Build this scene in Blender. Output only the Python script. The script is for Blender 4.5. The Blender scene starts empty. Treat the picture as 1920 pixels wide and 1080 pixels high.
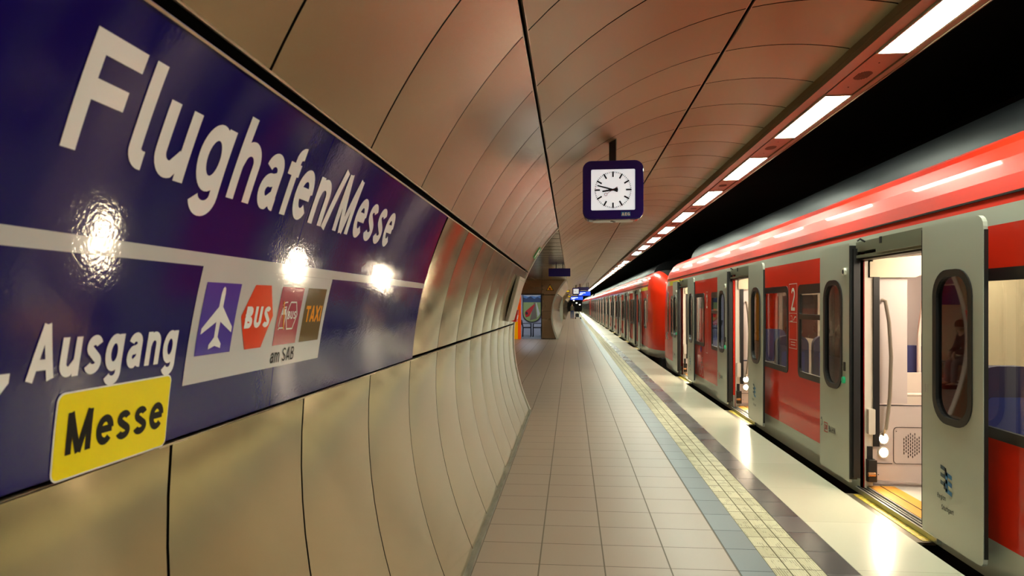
import bpy, bmesh, math, random
from mathutils import Vector, Matrix
random.seed(7)
R = math.radians; PI = math.pi
sc = bpy.context.scene
COL = sc.collection
H = 1.632                                  # eye height above the platform

# ------------------------------------------------------------------ camera, world, exposure
cam = bpy.data.objects.new('camera', bpy.data.cameras.new('camera')); COL.objects.link(cam)
cam.location = (0, 0, H); cam.rotation_euler = (R(90), 0, math.atan(111 / 1280))
cam.data.lens = 24.0; cam.data.sensor_width = 36.0; cam.data.shift_y = 31 / 1920
cam.data.clip_start = 0.05; cam.data.clip_end = 400
cam.data.dof.use_dof = True; cam.data.dof.focus_distance = 7.5; cam.data.dof.aperture_fstop = 7.0
sc.camera = cam
w = bpy.data.worlds.new('world'); sc.world = w; w.use_nodes = True
w.node_tree.nodes['Background'].inputs[0].default_value = (0.8, 0.7, 0.6, 1)
w.node_tree.nodes['Background'].inputs[1].default_value = 0.0
sc.view_settings.view_transform = 'Standard'; sc.view_settings.look = 'None'
sc.view_settings.gamma = 1.0; sc.view_settings.use_curve_mapping = False
sc.view_settings.exposure = 0.0
LAMP = 50.0                                # strength of the tube lights

# ------------------------------------------------------------------ materials
def lin(r, g, b):
    f = lambda c: (c / 255 / 12.92) if c / 255 <= .04045 else ((c / 255 + .055) / 1.055) ** 2.4
    return (f(r), f(g), f(b), 1)
MATS = {}
def mat(name, rgb, rough=.5, metal=0., emit=0., coat=0., spec=.5, erg=None):
    if name in MATS: return MATS[name]
    m = bpy.data.materials.new(name); m.use_nodes = True; MATS[name] = m
    b = m.node_tree.nodes['Principled BSDF']
    b.inputs['Base Color'].default_value = lin(*rgb); b.inputs['Roughness'].default_value = rough
    b.inputs['Metallic'].default_value = metal; b.inputs['Coat Weight'].default_value = coat
    b.inputs['Coat Roughness'].default_value = .04; b.inputs['Specular IOR Level'].default_value = spec
    if emit:
        b.inputs['Emission Color'].default_value = lin(*(erg or rgb)); b.inputs['Emission Strength'].default_value = emit
    return m
def N(m, t, **kw):
    n = m.node_tree.nodes.new(t)
    for k, v in kw.items():
        if k.startswith('i_'):
            n.inputs[int(k[2:])].default_value = v
        else: setattr(n, k, v)
    return n
def L(m, a, b): m.node_tree.links.new(a, b)
def math_n(m, op, a, b=None, c=None):
    n = N(m, 'ShaderNodeMath', operation=op)
    for i, x in enumerate((a, b, c)):
        if x is None: continue
        if isinstance(x, (int, float)): n.inputs[i].default_value = x
        else: L(m, x, n.inputs[i])
    return n.outputs[0]
def noise_vec(m, vec, scale, detail=3):
    n = N(m, 'ShaderNodeTexNoise'); n.inputs['Scale'].default_value = scale; n.inputs['Detail'].default_value = detail
    L(m, vec, n.inputs['Vector']); return n
def mapped(m, src, scale):
    mp = N(m, 'ShaderNodeMapping'); mp.inputs['Scale'].default_value = scale; L(m, src, mp.inputs['Vector']); return mp.outputs[0]
def ramp(m, fac, stops):
    r = N(m, 'ShaderNodeValToRGB'); L(m, fac, r.inputs[0]); e = r.color_ramp.elements
    while len(e) < len(stops): e.new(.5)
    for q, (p, c) in zip(e, stops): q.position = p; q.color = c
    return r.outputs[0]
def vary(m, scale, c1, c2, rough=None, bump=0., bscale=None, detail=4):
    b = m.node_tree.nodes['Principled BSDF']
    g = N(m, 'ShaderNodeNewGeometry').outputs['Position']
    n = noise_vec(m, mapped(m, g, scale), 1.0, detail)
    L(m, ramp(m, n.outputs[0], [(.3, lin(*c1)), (.7, lin(*c2))]), b.inputs['Base Color'])
    if rough:
        L(m, math_n(m, 'MULTIPLY_ADD', n.outputs[0], rough[1] - rough[0], rough[0]), b.inputs['Roughness'])
    if bump:
        n2 = noise_vec(m, mapped(m, g, bscale or scale), 1.0, 2)
        bp = N(m, 'ShaderNodeBump'); bp.inputs['Strength'].default_value = 1; bp.inputs['Distance'].default_value = bump
        L(m, n2.outputs[0], bp.inputs['Height']); L(m, bp.outputs[0], b.inputs['Normal'])
    return m

def metal_wall(name, c1, c2, r0, r1, mt=.9, plain=False):
    m = mat(name, c1, .3, mt)
    b = m.node_tree.nodes['Principled BSDF']
    uv = N(m, 'ShaderNodeUVMap').outputs[0]
    br = noise_vec(m, mapped(m, uv, (160, 2, 1)), 1.0, 2)        # brushing that runs round the arch
    cl = noise_vec(m, mapped(m, uv, (1.3, 2.1, 1)), 1.0, 4)
    at = N(m, 'ShaderNodeAttribute', attribute_name='tone')
    mixf = math_n(m, 'ADD', math_n(m, 'MULTIPLY', cl.outputs[0], .6), math_n(m, 'MULTIPLY', at.outputs['Fac'], .4))
    L(m, ramp(m, at.outputs['Fac'] if plain else mixf, [(.25, lin(*c1)), (.75, lin(*c2))]), b.inputs['Base Color'])
    rr = math_n(m, 'MULTIPLY_ADD', br.outputs[0], .03, math_n(m, 'MULTIPLY_ADD', cl.outputs[0], r1 - r0, r0 - .02))
    if plain: b.inputs['Roughness'].default_value = (r0 + r1) / 2; return m
    L(m, rr, b.inputs['Roughness'])
    b.inputs['Anisotropic'].default_value = 0
    bp = N(m, 'ShaderNodeBump'); bp.inputs['Strength'].default_value = .5; bp.inputs['Distance'].default_value = .00002
    L(m, br.outputs[0], bp.inputs['Height'])
    wv = noise_vec(m, mapped(m, uv, (4.0, 1.6, 1)), 1.0, 1)
    bp2 = N(m, 'ShaderNodeBump'); bp2.inputs['Strength'].default_value = 1; bp2.inputs['Distance'].default_value = .0006
    L(m, wv.outputs[0], bp2.inputs['Height']); L(m, bp.outputs[0], bp2.inputs['Normal'])
    L(m, bp2.outputs[0], b.inputs['Normal'])
    return m
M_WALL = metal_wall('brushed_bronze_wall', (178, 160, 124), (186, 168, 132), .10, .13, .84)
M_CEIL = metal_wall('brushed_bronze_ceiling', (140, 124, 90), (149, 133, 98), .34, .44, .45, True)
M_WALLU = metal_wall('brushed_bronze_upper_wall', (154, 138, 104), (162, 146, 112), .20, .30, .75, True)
M_DARK = mat('dark_joint', (14, 10, 7), .9, spec=.1)
M_JTRIM = mat('joint_trim', (190, 175, 150), .35, .8)
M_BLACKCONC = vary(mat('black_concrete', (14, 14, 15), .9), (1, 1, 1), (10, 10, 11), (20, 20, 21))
M_SILVER = mat('silver_trim', (200, 198, 185), .35, .6)

def tile_mat(name, c1, c2, groutc, x0, wx, y0, wy, gx=.0045, gy=.004, r=(.34, .40), bevel=0):
    m = mat(name, c1, .3); b = m.node_tree.nodes['Principled BSDF']
    g = N(m, 'ShaderNodeNewGeometry').outputs['Position']; s = N(m, 'ShaderNodeSeparateXYZ'); L(m, g, s.inputs[0])
    def cell(o, o0, wd):
        q = math_n(m, 'DIVIDE', math_n(m, 'SUBTRACT', o, o0), wd); return q, math_n(m, 'FRACT', q), math_n(m, 'FLOOR', q)
    qx, fx, ix = cell(s.outputs[0], x0, wx); qy, fy, iy = cell(s.outputs[1], y0, wy)
    def line(fr, gg, wd):
        d = math_n(m, 'MINIMUM', fr, math_n(m, 'SUBTRACT', 1.0, fr)); return math_n(m, 'LESS_THAN', d, gg / wd)
    gr = math_n(m, 'MAXIMUM', line(fx, gx, wx), line(fy, gy, wy))
    cb = N(m, 'ShaderNodeCombineXYZ'); L(m, ix, cb.inputs[0]); L(m, iy, cb.inputs[1])
    wn = N(m, 'ShaderNodeTexWhiteNoise', noise_dimensions='2D'); L(m, cb.outputs[0], wn.inputs[0])
    nz = noise_vec(m, mapped(m, g, (2.2, 2.2, 2.2)), 1.0, 2)
    f = wn.outputs[0]
    colr = ramp(m, f, [(.2, lin(*c1)), (.8, lin(*c2))])
    mx = N(m, 'ShaderNodeMix', data_type='RGBA'); L(m, gr, mx.inputs[0]); L(m, colr, mx.inputs[6]); mx.inputs[7].default_value = lin(*groutc)
    L(m, mx.outputs[2], b.inputs['Base Color'])
    ro = math_n(m, 'MULTIPLY_ADD', wn.outputs[0], (r[1] - r[0]) * .5, r[0] + (r[1] - r[0]) * .3)
    L(m, math_n(m, 'MAXIMUM', ro, math_n(m, 'MULTIPLY', gr, .7)), b.inputs['Roughness'])
    nn = noise_vec(m, mapped(m, g, (3, 3, 3)), 1.0, 2)
    hgt = math_n(m, 'SUBTRACT', math_n(m, 'MULTIPLY', nn.outputs[0], .12), gr)
    bp = N(m, 'ShaderNodeBump'); bp.inputs['Strength'].default_value = .6; bp.inputs['Distance'].default_value = .0012
    L(m, hgt, bp.inputs['Height']); L(m, bp.outputs[0], b.inputs['Normal'])
    return m, b, s, gr, bp, hgt
M_TILE = tile_mat('beige_floor_tile', (160, 143, 127), (163, 146, 130), (104, 94, 80), -.199, .4056, .12, .379)[0]
M_BLUE = tile_mat('blue_grey_tile', (112, 122, 128), (120, 130, 136), (76, 82, 86), 1.022, 5., .12, .379, r=(.32, .38))[0]
M_DGREY = tile_mat('dark_grey_tile', (74, 68, 70), (84, 78, 80), (46, 42, 42), 1.538, 5., .12, .379, r=(.24, .30))[0]
M_CREAM = tile_mat('cream_slab', (208, 203, 180), (213, 208, 186), (150, 144, 124), 1.743, 5., .56, .95, gy=.002, r=(.20, .26))[0]
M_TACT, b_, s_, gr_, bp_, h_ = tile_mat('tactile_tile', (196, 190, 158), (214, 208, 178), (112, 104, 80), 1.2283, .1035, .05, .195, r=(.4, .55))
rib = math_n(M_TACT, 'SINE', math_n(M_TACT, 'MULTIPLY', s_.outputs[0], 2 * PI / .0148))
L(M_TACT, math_n(M_TACT, 'ADD', math_n(M_TACT, 'MULTIPLY', rib, 1.4), math_n(M_TACT, 'MULTIPLY', h_, 2.)), bp_.inputs['Height'])
_g = N(M_TACT, 'ShaderNodeNewGeometry').outputs['Position']
_dn = noise_vec(M_TACT, mapped(M_TACT, _g, (16, 9, 1)), 1.0, 6)
_dm = math_n(M_TACT, 'MULTIPLY', math_n(M_TACT, 'GREATER_THAN', _dn.outputs[0], .56), math_n(M_TACT, 'LESS_THAN', rib, -.2))
_mx = N(M_TACT, 'ShaderNodeMix', data_type='RGBA'); L(M_TACT, math_n(M_TACT, 'MULTIPLY', _dm, .5), _mx.inputs[0])
_src = b_.inputs['Base Color'].links[0].from_socket; L(M_TACT, _src, _mx.inputs[6]); _mx.inputs[7].default_value = lin(96, 88, 60)
L(M_TACT, _mx.outputs[2], b_.inputs['Base Color'])

def glossy_sign(name, rgb, amp=.00011, sp=.45):
    m = mat(name, rgb, .06 if sp > .4 else .3, 0, spec=sp); b = m.node_tree.nodes['Principled BSDF']
    g = N(m, 'ShaderNodeNewGeometry').outputs['Position']
    n = noise_vec(m, mapped(m, g, (120, 120, 120)), 1.0, 2); n2 = noise_vec(m, mapped(m, g, (9, 9, 9)), 1.0, 1)
    bp = N(m, 'ShaderNodeBump'); bp.inputs['Strength'].default_value = 1; bp.inputs['Distance'].default_value = amp
    L(m, math_n(m, 'ADD', n.outputs[0], math_n(m, 'MULTIPLY', n2.outputs[0], 3.)), bp.inputs['Height']); L(m, bp.outputs[0], b.inputs['Normal'])
    return m
S_NAVY = glossy_sign('navy_enamel', (26, 16, 98))
S_GREY = glossy_sign('light_grey_enamel', (206, 209, 208)); S_WHITE = glossy_sign('white_enamel', (248, 252, 250))
S_YEL = glossy_sign('yellow_enamel', (255, 236, 0), sp=.2); S_BLK = glossy_sign('black_enamel', (14, 10, 10), sp=.12)
S_VIO = glossy_sign('violet_enamel', (86, 66, 172)); S_ORR = glossy_sign('orange_red_enamel', (240, 72, 36))
S_MAR = glossy_sign('maroon_enamel', (172, 68, 92)); S_BRN = glossy_sign('brown_enamel', (112, 90, 54)); S_ORG = glossy_sign('orange_enamel', (250, 164, 40))

def painted(name, rgb, rough=.4, coat=.4):
    return mat(name, rgb, rough, 0, coat=coat, spec=.15)
T_RED = painted('train_red', (216, 40, 12)); T_GREY = painted('train_light_grey', (188, 192, 178)); T_YEL = painted('train_yellow', (236, 214, 0))
T_ROOF = painted('train_roof_grey', (13, 15, 18), .5, .15); T_BLK = mat('black_rubber', (22, 21, 21), .45); T_DRED = painted('train_dark_red', (120, 8, 6))
T_FRAME = mat('window_frame_black', (30, 30, 31), .3); T_ALU = mat('aluminium', (176, 178, 168), .35, .7); T_MECH = mat('door_gear_grey_green', (124, 126, 106), .45, .2)
T_INT = mat('interior_cream', (214, 204, 190), .4); T_INT2 = mat('interior_pink_grey', (200, 188, 184), .4); T_BEIGE = mat('interior_beige', (206, 192, 164), .45)
T_SEAT = mat('seat_blue', (44, 46, 92), .8); T_SEAT2 = mat('seat_pattern_blue', (40, 62, 150), .8); T_STEP = mat('step_orange', (206, 148, 50), .4)
T_STEPY = vary(mat('step_yellow_strip', (214, 186, 30), .5), (30, 30, 5), (120, 112, 70), (226, 200, 30)); T_FLOORI = mat('interior_floor_grey', (176, 174, 168), .4)
T_WHITE = mat('white_print', (226, 226, 220), .4); T_GRN = mat('green_button', (20, 140, 90), .3, emit=.4); T_REDP = mat('red_plastic', (200, 16, 12), .35)
T_UND = mat('underframe_black', (16, 15, 15), .7); T_TUBE = mat('stainless_rail', (190, 180, 165), .3, .8)
E_TRAIN = mat('train_ceiling_light', (255, 244, 226), .5, emit=55.0, erg=(255, 238, 214))
E_DOOR = mat('door_spot', (255, 244, 226), .5, emit=330.0, erg=(255, 232, 196))
E_TUBE = mat('fluorescent_diffuser', (255, 250, 240), .5, emit=LAMP, erg=(244, 255, 234))
E_OFF = mat('unlit_diffuser', (214, 160, 140), .5)  # pinkish reflection on the dark lamp put into its base colour
E_CLOCK = mat('clock_face', (236, 236, 232), .4, emit=.55, erg=(250, 252, 255))
C_PURPLE = painted('clock_purple', (44, 26, 112), .2, .8)

for m_, k_ in ((M_BLUE, .25), (M_TACT, .15), (M_DGREY, .35)): m_.node_tree.nodes['Principled BSDF'].inputs['Specular IOR Level'].default_value = k_
def glass(name, tint, base=.10, rough=.02):
    m = bpy.data.materials.new(name); m.use_nodes = True; MATS[name] = m; nt = m.node_tree; nt.nodes.clear()
    o = N(m, 'ShaderNodeOutputMaterial'); mx = N(m, 'ShaderNodeMixShader'); t = N(m, 'ShaderNodeBsdfTransparent'); g = N(m, 'ShaderNodeBsdfGlossy')
    t.inputs[0].default_value = tint; g.inputs[0].default_value = (.95, .95, .95, 1); g.inputs[1].default_value = rough
    fr = N(m, 'ShaderNodeLayerWeight'); fr.inputs[0].default_value = .5
    L(m, math_n(m, 'MULTIPLY_ADD', math_n(m, 'POWER', fr.outputs['Facing'], 4.), .75, base), mx.inputs[0]); L(m, t.outputs[0], mx.inputs[1]); L(m, g.outputs[0], mx.inputs[2]); L(m, mx.outputs[0], o.inputs[0])
    return m
G_WIN = glass('tinted_window_glass', (.74, .76, .72, 1), .05); G_DOOR = glass('dark_door_glass', (.42, .42, .44, 1), .13)

# ------------------------------------------------------------------ mesh helpers
class MB:
    def __init__(s): s.v = []; s.f = []; s.m = []; s.uv = None
    def add(s, vs, fs, mi=0):
        o = len(s.v); s.v += [tuple(v) for v in vs]; s.f += [tuple(i + o for i in f) for f in fs]; s.m += [mi] * len(fs)
    def box(s, x0, x1, y0, y1, z0, z1, mi=0):
        vs = [(x, y, z) for x in (x0, x1) for y in (y0, y1) for z in (z0, z1)]
        s.add(vs, [(0, 1, 3, 2), (4, 6, 7, 5), (0, 4, 5, 1), (2, 3, 7, 6), (0, 2, 6, 4), (1, 5, 7, 3)], mi)
    def quad(s, a, b, c, d, mi=0): s.add([a, b, c, d], [(0, 1, 2, 3)], mi)
    def prism(s, pts, fn, t0, t1, mi=0):          # pts 2-D outline, fn(u, v, t) -> 3-D
        n = len(pts); vs = [fn(u, v, t0) for u, v in pts] + [fn(u, v, t1) for u, v in pts]
        s.add(vs, [tuple(range(n))[::-1], tuple(range(n, 2 * n))] + [(i, (i + 1) % n, n + (i + 1) % n, n + i) for i in range(n)], mi)
    def ring(s, outer, inner, fn, t0, t1, mi=0):  # frame with a hole; same point count
        n = len(outer); vs = [fn(*p, t) for t in (t0, t1) for P in (outer, inner) for p in P]
        fs = []
        for i in range(n):
            j = (i + 1) % n
            fs += [(i, j, n + j, n + i), (2 * n + i, 3 * n + i, 3 * n + j, 2 * n + j), (i, 2 * n + i, 2 * n + j, j), (n + i, n + j, 3 * n + j, 3 * n + i)]
        s.add(vs, fs, mi)
    def tube(s, pts, r, n=8, mi=0, r2=None):
        pts = [Vector(p) for p in pts]; vs = []; up = Vector((0, 0, 1))
        for i, p in enumerate(pts):
            d = (pts[min(i + 1, len(pts) - 1)] - pts[max(i - 1, 0)]).normalized()
            a = d.cross(up if abs(d.z) < .9 else Vector((1, 0, 0))).normalized(); b = d.cross(a)
            rr = r if r2 is None else r + (r2 - r) * i / (len(pts) - 1)
            vs += [p + (a * math.cos(2 * PI * k / n) + b * math.sin(2 * PI * k / n)) * rr for k in range(n)]
        m = len(pts); fs = [(i * n + k, i * n + (k + 1) % n, (i + 1) * n + (k + 1) % n, (i + 1) * n + k) for i in range(m - 1) for k in range(n)]
        s.add(vs, fs + [tuple(range(n))[::-1], tuple(range((m - 1) * n, m * n))], mi)
    def build(s, name, mats, parent=None, smooth=False, loc=None):
        me = bpy.data.meshes.new(name); me.from_pydata(s.v, [], s.f)
        for m in (mats if isinstance(mats, (list, tuple)) else [mats]): me.materials.append(m)
        me.polygons.foreach_set('material_index', s.m)
        bm = bmesh.new(); bm.from_mesh(me); bmesh.ops.recalc_face_normals(bm, faces=bm.faces); bm.to_mesh(me); bm.free()
        if smooth:
            me.polygons.foreach_set('use_smooth', [True] * len(me.polygons)); me.set_sharp_from_angle(angle=R(35))
        o = bpy.data.objects.new(name, me); COL.objects.link(o)
        if parent: o.parent = parent
        if loc: o.location = loc
        return o
def rrect(u0, u1, v0, v1, r, n=5, corners=(1, 1, 1, 1)):
    # corners: (u0v0, u1v0, u1v1, u0v1)
    pts = []
    for (cu, cv, a0), k in zip(((u0, v0, 180), (u1, v0, 270), (u1, v1, 0), (u0, v1, 90)), corners):
        rr = r * k if k else 1e-4
        cx = cu + (rr if cu == u0 else -rr); cy = cv + (rr if cv == v0 else -rr)
        for i in range(n + 1):
            a = R(a0 + 90 * i / n); pts.append((cx + rr * math.cos(a), cy + rr * math.sin(a)))
    return pts
def ell(cx, cy, rx, ry, a0=0, a1=360, n=None):
    n = n or max(3, int(abs(a1 - a0) / 12))
    return [(cx + rx * math.cos(R(a0 + (a1 - a0) * i / n)), cy + ry * math.sin(R(a0 + (a1 - a0) * i / n))) for i in range(n + 1)]
def thing(name, label, cat, loc=(0, 0, 0), rz=0, group=None):
    o = bpy.data.objects.new(name, None); COL.objects.link(o); o.location = loc; o.rotation_euler = (0, 0, rz); o.empty_display_size = .1
    o['label'] = label; o['category'] = cat
    if group: o['group'] = group
    return o
def tag(o, label, cat, group=None):
    o['label'] = label; o['category'] = cat
    if group: o['group'] = group
    return o
def struct(o): o['kind'] = 'structure'; return o
def copy_tree(o, parent=None):
    c = o.copy(); COL.objects.link(c)
    if parent: c.parent = parent
    for ch in [x for x in KIDS(o)]: copy_tree(ch, c)
    return c
def KIDS(o): return list(o.children)

# ------------------------------------------------------------------ stroke lettering
XH = .745
def ln(*p): return list(p)
def bowl(cx, cy, rx, ry, a0, a1): return ell(cx, cy, rx, ry, a0, a1, max(4, int(abs(a1 - a0) / 11)))
def glyph(ch, W):
    h = W / 2; X = XH; r = []
    if ch == 'F': r = [ln((.1 + h, 0), (.1 + h, 1)), ln((.1, 1 - h), (.78, 1 - h)), ln((.1, .53), (.7, .53))]; a = .83
    elif ch == 'l': r = [ln((.09 + h, 1), (.09 + h, .2)) + bowl(.09 + h + .13, .2, .13, .2 - h, 180, 270)[1:] + [(.34, h)]]; a = .40
    elif ch == 'u': r = [ln((.08 + h, X), (.08 + h, .26)) + bowl(.34, .26, .26 - h, .26 - h, 180, 290)[1:] + ln((.64 - h, .25)), ln((.68 - h, 0), (.68 - h, X))]; a = .77
    elif ch == 'n': r = [ln((.09 + h, 0), (.09 + h, X)), ln((.09 + h, .42)) + bowl(.4, .47, .28 - h, X - .47 - h, 160, 0) + ln((.68 - h, 0))]; a = .76
    elif ch == 'h': r = [ln((.09 + h, 0), (.09 + h, 1)), ln((.09 + h, .42)) + bowl(.4, .47, .28 - h, X - .47 - h, 160, 0) + ln((.68 - h, 0))]; a = .76
    elif ch == 'm': r = [ln((.09 + h, 0), (.09 + h, X)), ln((.09 + h, .42)) + bowl(.36, .5, .24 - h, X - .5 - h, 160, 0) + ln((.6 - h, 0)), ln((.6 - h, .42)) + bowl(.85 - h, .5, .25 - h, X - .5 - h, 160, 0) + ln((1.1 - 2 * h, 0))]; a = 1.13
    elif ch == 'g': r = [bowl(.37, X / 2, .31 - h, X / 2 - h + .01, 0, 360), ln((.68 - h, X), (.68 - h, -.02)) + bowl(.38, -.04, .3 - h, .2 - h * .4, 0, -160)]; a = .78
    elif ch == 'a': r = [bowl(.36, .52, .26 - h, X - .52 - h + .01, 170, 0) + ln((.62 - h, .12)) + bowl(.62 - h + .1, .12, .1, .12 - h, 180, 270)[1:], ln((.62 - h, .44)) + bowl(.33, .235, .25 - h, .235 - h + .01, 80, 280) + ln((.62 - h, .2))]; a = .73
    elif ch == 'f': r = [ln((.16 + h, 0), (.16 + h, .78)) + bowl(.16 + h + .16, .8, .16, .2 - h, 180, 90)[1:] + [(.41, 1 - h)], ln((.02, X - h), (.4, X - h))]; a = .42
    elif ch == 'e': r = [ln((.08, .39), (.62, .39)) , bowl(.37, X / 2, .31 - h, X / 2 - h + .01, 5, 318)]; a = .73
    elif ch == 's': r = [bowl(.34, X * .72, .25 - h, X * .28 - h + .01, 15, 225) + bowl(.34, X * .28, .27 - h, X * .28 - h + .01, 45, -165)]; a = .68
    elif ch == '/': r = [ln((.02, -.02), (.34, 1.02))]; a = .38
    elif ch == 'M': r = [ln((.1 + h, 0), (.1 + h, 1)), ln((.92 - h, 0), (.92 - h, 1)), ln((.1 + h, 1), (.51, .0)), ln((.92 - h, 1), (.51, .0))]; a = 1.03
    elif ch == 'A': r = [ln((.04 + h, 0), (.42, 1)), ln((.8 - h, 0), (.42, 1)), ln((.17, .28), (.67, .28))]; a = .84
    elif ch == ',': r = [ln((.14, .14), (.14, .0), (.06, -.16))]; a = .3
    elif ch == 'B': r = [ln((.1 + h, 0), (.1 + h, 1)), ln((.1, 1 - h), (.45, 1 - h)) + bowl(.45, .765, .25 - h, .235 - h, 90, -90)[1:] + ln((.1, .53)), ln((.1, h), (.47, h)) + bowl(.47, .27, .29 - h, .27 - h, -90, 90)[1:] + ln((.1, .53))]; a = .84
    elif ch == 'U': r = [ln((.08 + h, 1), (.08 + h, .33)) + bowl(.43, .33, .35 - h, .33 - h, 180, 360)[1:] + ln((.78 - h, 1))]; a = .86
    elif ch == 'S': r = [bowl(.42, .745, .31 - h, .255 - h, 20, 225) + bowl(.42, .265, .34 - h, .265 - h, 45, -160)]; a = .84
    elif ch == 'T': r = [ln((.02, 1 - h), (.74, 1 - h)), ln((.38, 0), (.38, 1))]; a = .76
    elif ch == 'X': r = [ln((.06, 0), (.72, 1)), ln((.72, 0), (.06, 1))]; a = .78
    elif ch == 'I': r = [ln((.1 + h, 0), (.1 + h, 1))]; a = .2 + W
    elif ch == 'D': r = [ln((.1 + h, 0), (.1 + h, 1)), ln((.1, 1 - h), (.4, 1 - h)) + bowl(.4, .5, .38 - h, .5 - h, 90, -90)[1:] + ln((.1, h))]; a = .86
    elif ch == 'H': r = [ln((.1 + h, 0), (.1 + h, 1)), ln((.78 - h, 0), (.78 - h, 1)), ln((.1, .52), (.78, .52))]; a = .88
    elif ch == 'N': r = [ln((.1 + h, 0), (.1 + h, 1)), ln((.8 - h, 0), (.8 - h, 1)), ln((.1 + h, 1), (.8 - h, 0))]; a = .9
    elif ch == 'E': r = [ln((.1 + h, 0), (.1 + h, 1)), ln((.1, 1 - h), (.7, 1 - h)), ln((.1, .52), (.64, .52)), ln((.1, h), (.7, h))]; a = .76
    elif ch == 'G': r = [bowl(.45, .5, .38 - h, .5 - h, 40, 345), ln((.47, .44), (.83, .44)), ln((.83 - h, 0.05), (.83 - h, .5))]; a = .9
    elif ch == 'R': r = [ln((.1 + h, 0), (.1 + h, 1)), ln((.1, 1 - h), (.48, 1 - h)) + bowl(.48, .75, .27 - h, .25 - h, 90, -90)[1:] + ln((.1, .5)), ln((.45, .5), (.72, 0))]; a = .82
    elif ch == 'i': r = [ln((.09 + h, 0), (.09 + h, X)), ln((.09 + h, .86), (.09 + h, 1))]; a = .34
    elif ch == 'o': r = [bowl(.38, X / 2, .31 - h, X / 2 - h + .01, 0, 360)]; a = .76
    elif ch == 't': r = [ln((.18 + h, .95), (.18 + h, .16)) + bowl(.18 + h + .14, .16, .14, .16 - h, 180, 270)[1:], ln((.02, X - h), (.42, X - h))]; a = .44
    elif ch == 'r': r = [ln((.09 + h, 0), (.09 + h, X)), bowl(.36, .46, .27 - h, X - .46 - h, 170, 80)]; a = .46
    elif ch == '2': r = [bowl(.38, .72, .3 - h, .28 - h, 165, -30) + ln((.14, h + .02)), ln((.06, h), (.7, h))]; a = .78
    elif ch == '1': r = [ln((.34, 0), (.34, 1)), ln((.1, .74), (.34, .97))]; a = .5
    elif ch == '-': r = [ln((.06, .38), (.38, .38))]; a = .44
    elif ch == '4': r = [ln((.54, 0), (.54, 1)), ln((.54, .97), (.08, .3)), ln((.04, .26), (.72, .26))]; a = .78
    else: r = []; a = .36
    return r, a
def stroke(mb, pts, hw, fn, step, mi=0):
    P = [Vector(p) for p in pts]
    Q = [P[0]]
    for a, b in zip(P, P[1:]):
        n = max(1, int(math.ceil((b - a).length / step))); Q += [a.lerp(b, (i + 1) / n) for i in range(n)]
    vs = []
    for i, p in enumerate(Q):
        d1 = (Q[i] - Q[i - 1]).normalized() if i else (Q[1] - Q[0]).normalized()
        d2 = (Q[i + 1] - Q[i]).normalized() if i < len(Q) - 1 else d1
        n1 = Vector((-d1.y, d1.x)); n2 = Vector((-d2.y, d2.x)); n = (n1 + n2)
        n = n.normalized() if n.length > 1e-6 else n1
        k = hw / max(.5, n.dot(n1)); vs += [fn(*(p + n * k)), fn(*(p - n * k))]
    mb.add(vs, [(2 * i, 2 * i + 1, 2 * i + 3, 2 * i + 2) for i in range(len(Q) - 1)], mi)
def lettering(mb, text, u0, u1, v0, cap, fn, W=.165, step=.08, mi=0, slant=0, fit=True):
    gl = [glyph(c, W) for c in text]; tot = sum(a for _, a in gl); sx = (u1 - u0) / (tot * cap) if fit else 1
    x = 0
    for st, a in gl:
        for p in st: stroke(mb, [(x + q[0], q[1]) for q in p], W / 2, lambda a_, b_: fn(u0 + (a_ + slant * b_) * cap * sx, v0 + b_ * cap), step, mi)
        x += a
    return u0 + x * cap * sx

# ------------------------------------------------------------------ the tube profile (x, z above floor) by arc length
CX = [-6.70907, 21.60746, -28.31257, 16.32638, 1.90852, -2.12287, -0.63073]
CZ = [-0.93339, 4.0268, -4.90985, -1.65311, 1.94287, 5.02166, -1.63159]
def _pv(c, t):
    r = 0
    for k in c: r = r * t + k
    return r
_T = [i / 600 for i in range(601)]; _PX = [_pv(CX, t) for t in _T]; _PZ = [_pv(CZ, t) + H for t in _T]; _A = [0]
for i in range(600): _A.append(_A[-1] + math.hypot(_PX[i + 1] - _PX[i], _PZ[i + 1] - _PZ[i]))
def prof(a):
    lo, hi = 0, 600
    while hi - lo > 1:
        mid = (lo + hi) // 2
        if _A[mid] <= a: lo = mid
        else: hi = mid
    f = (a - _A[lo]) / (_A[hi] - _A[lo]); dx = _PX[hi] - _PX[lo]; dz = _PZ[hi] - _PZ[lo]; l = math.hypot(dx, dz)
    return _PX[lo] + f * dx, _PZ[lo] + f * dz, dz / l, -dx / l      # point and inward normal
ATOT = _A[-1]
def onwall(y, a, off=0.):
    x, z, nx, nz = prof(a); return (x + nx * off, y, z + nz * off)

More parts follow.
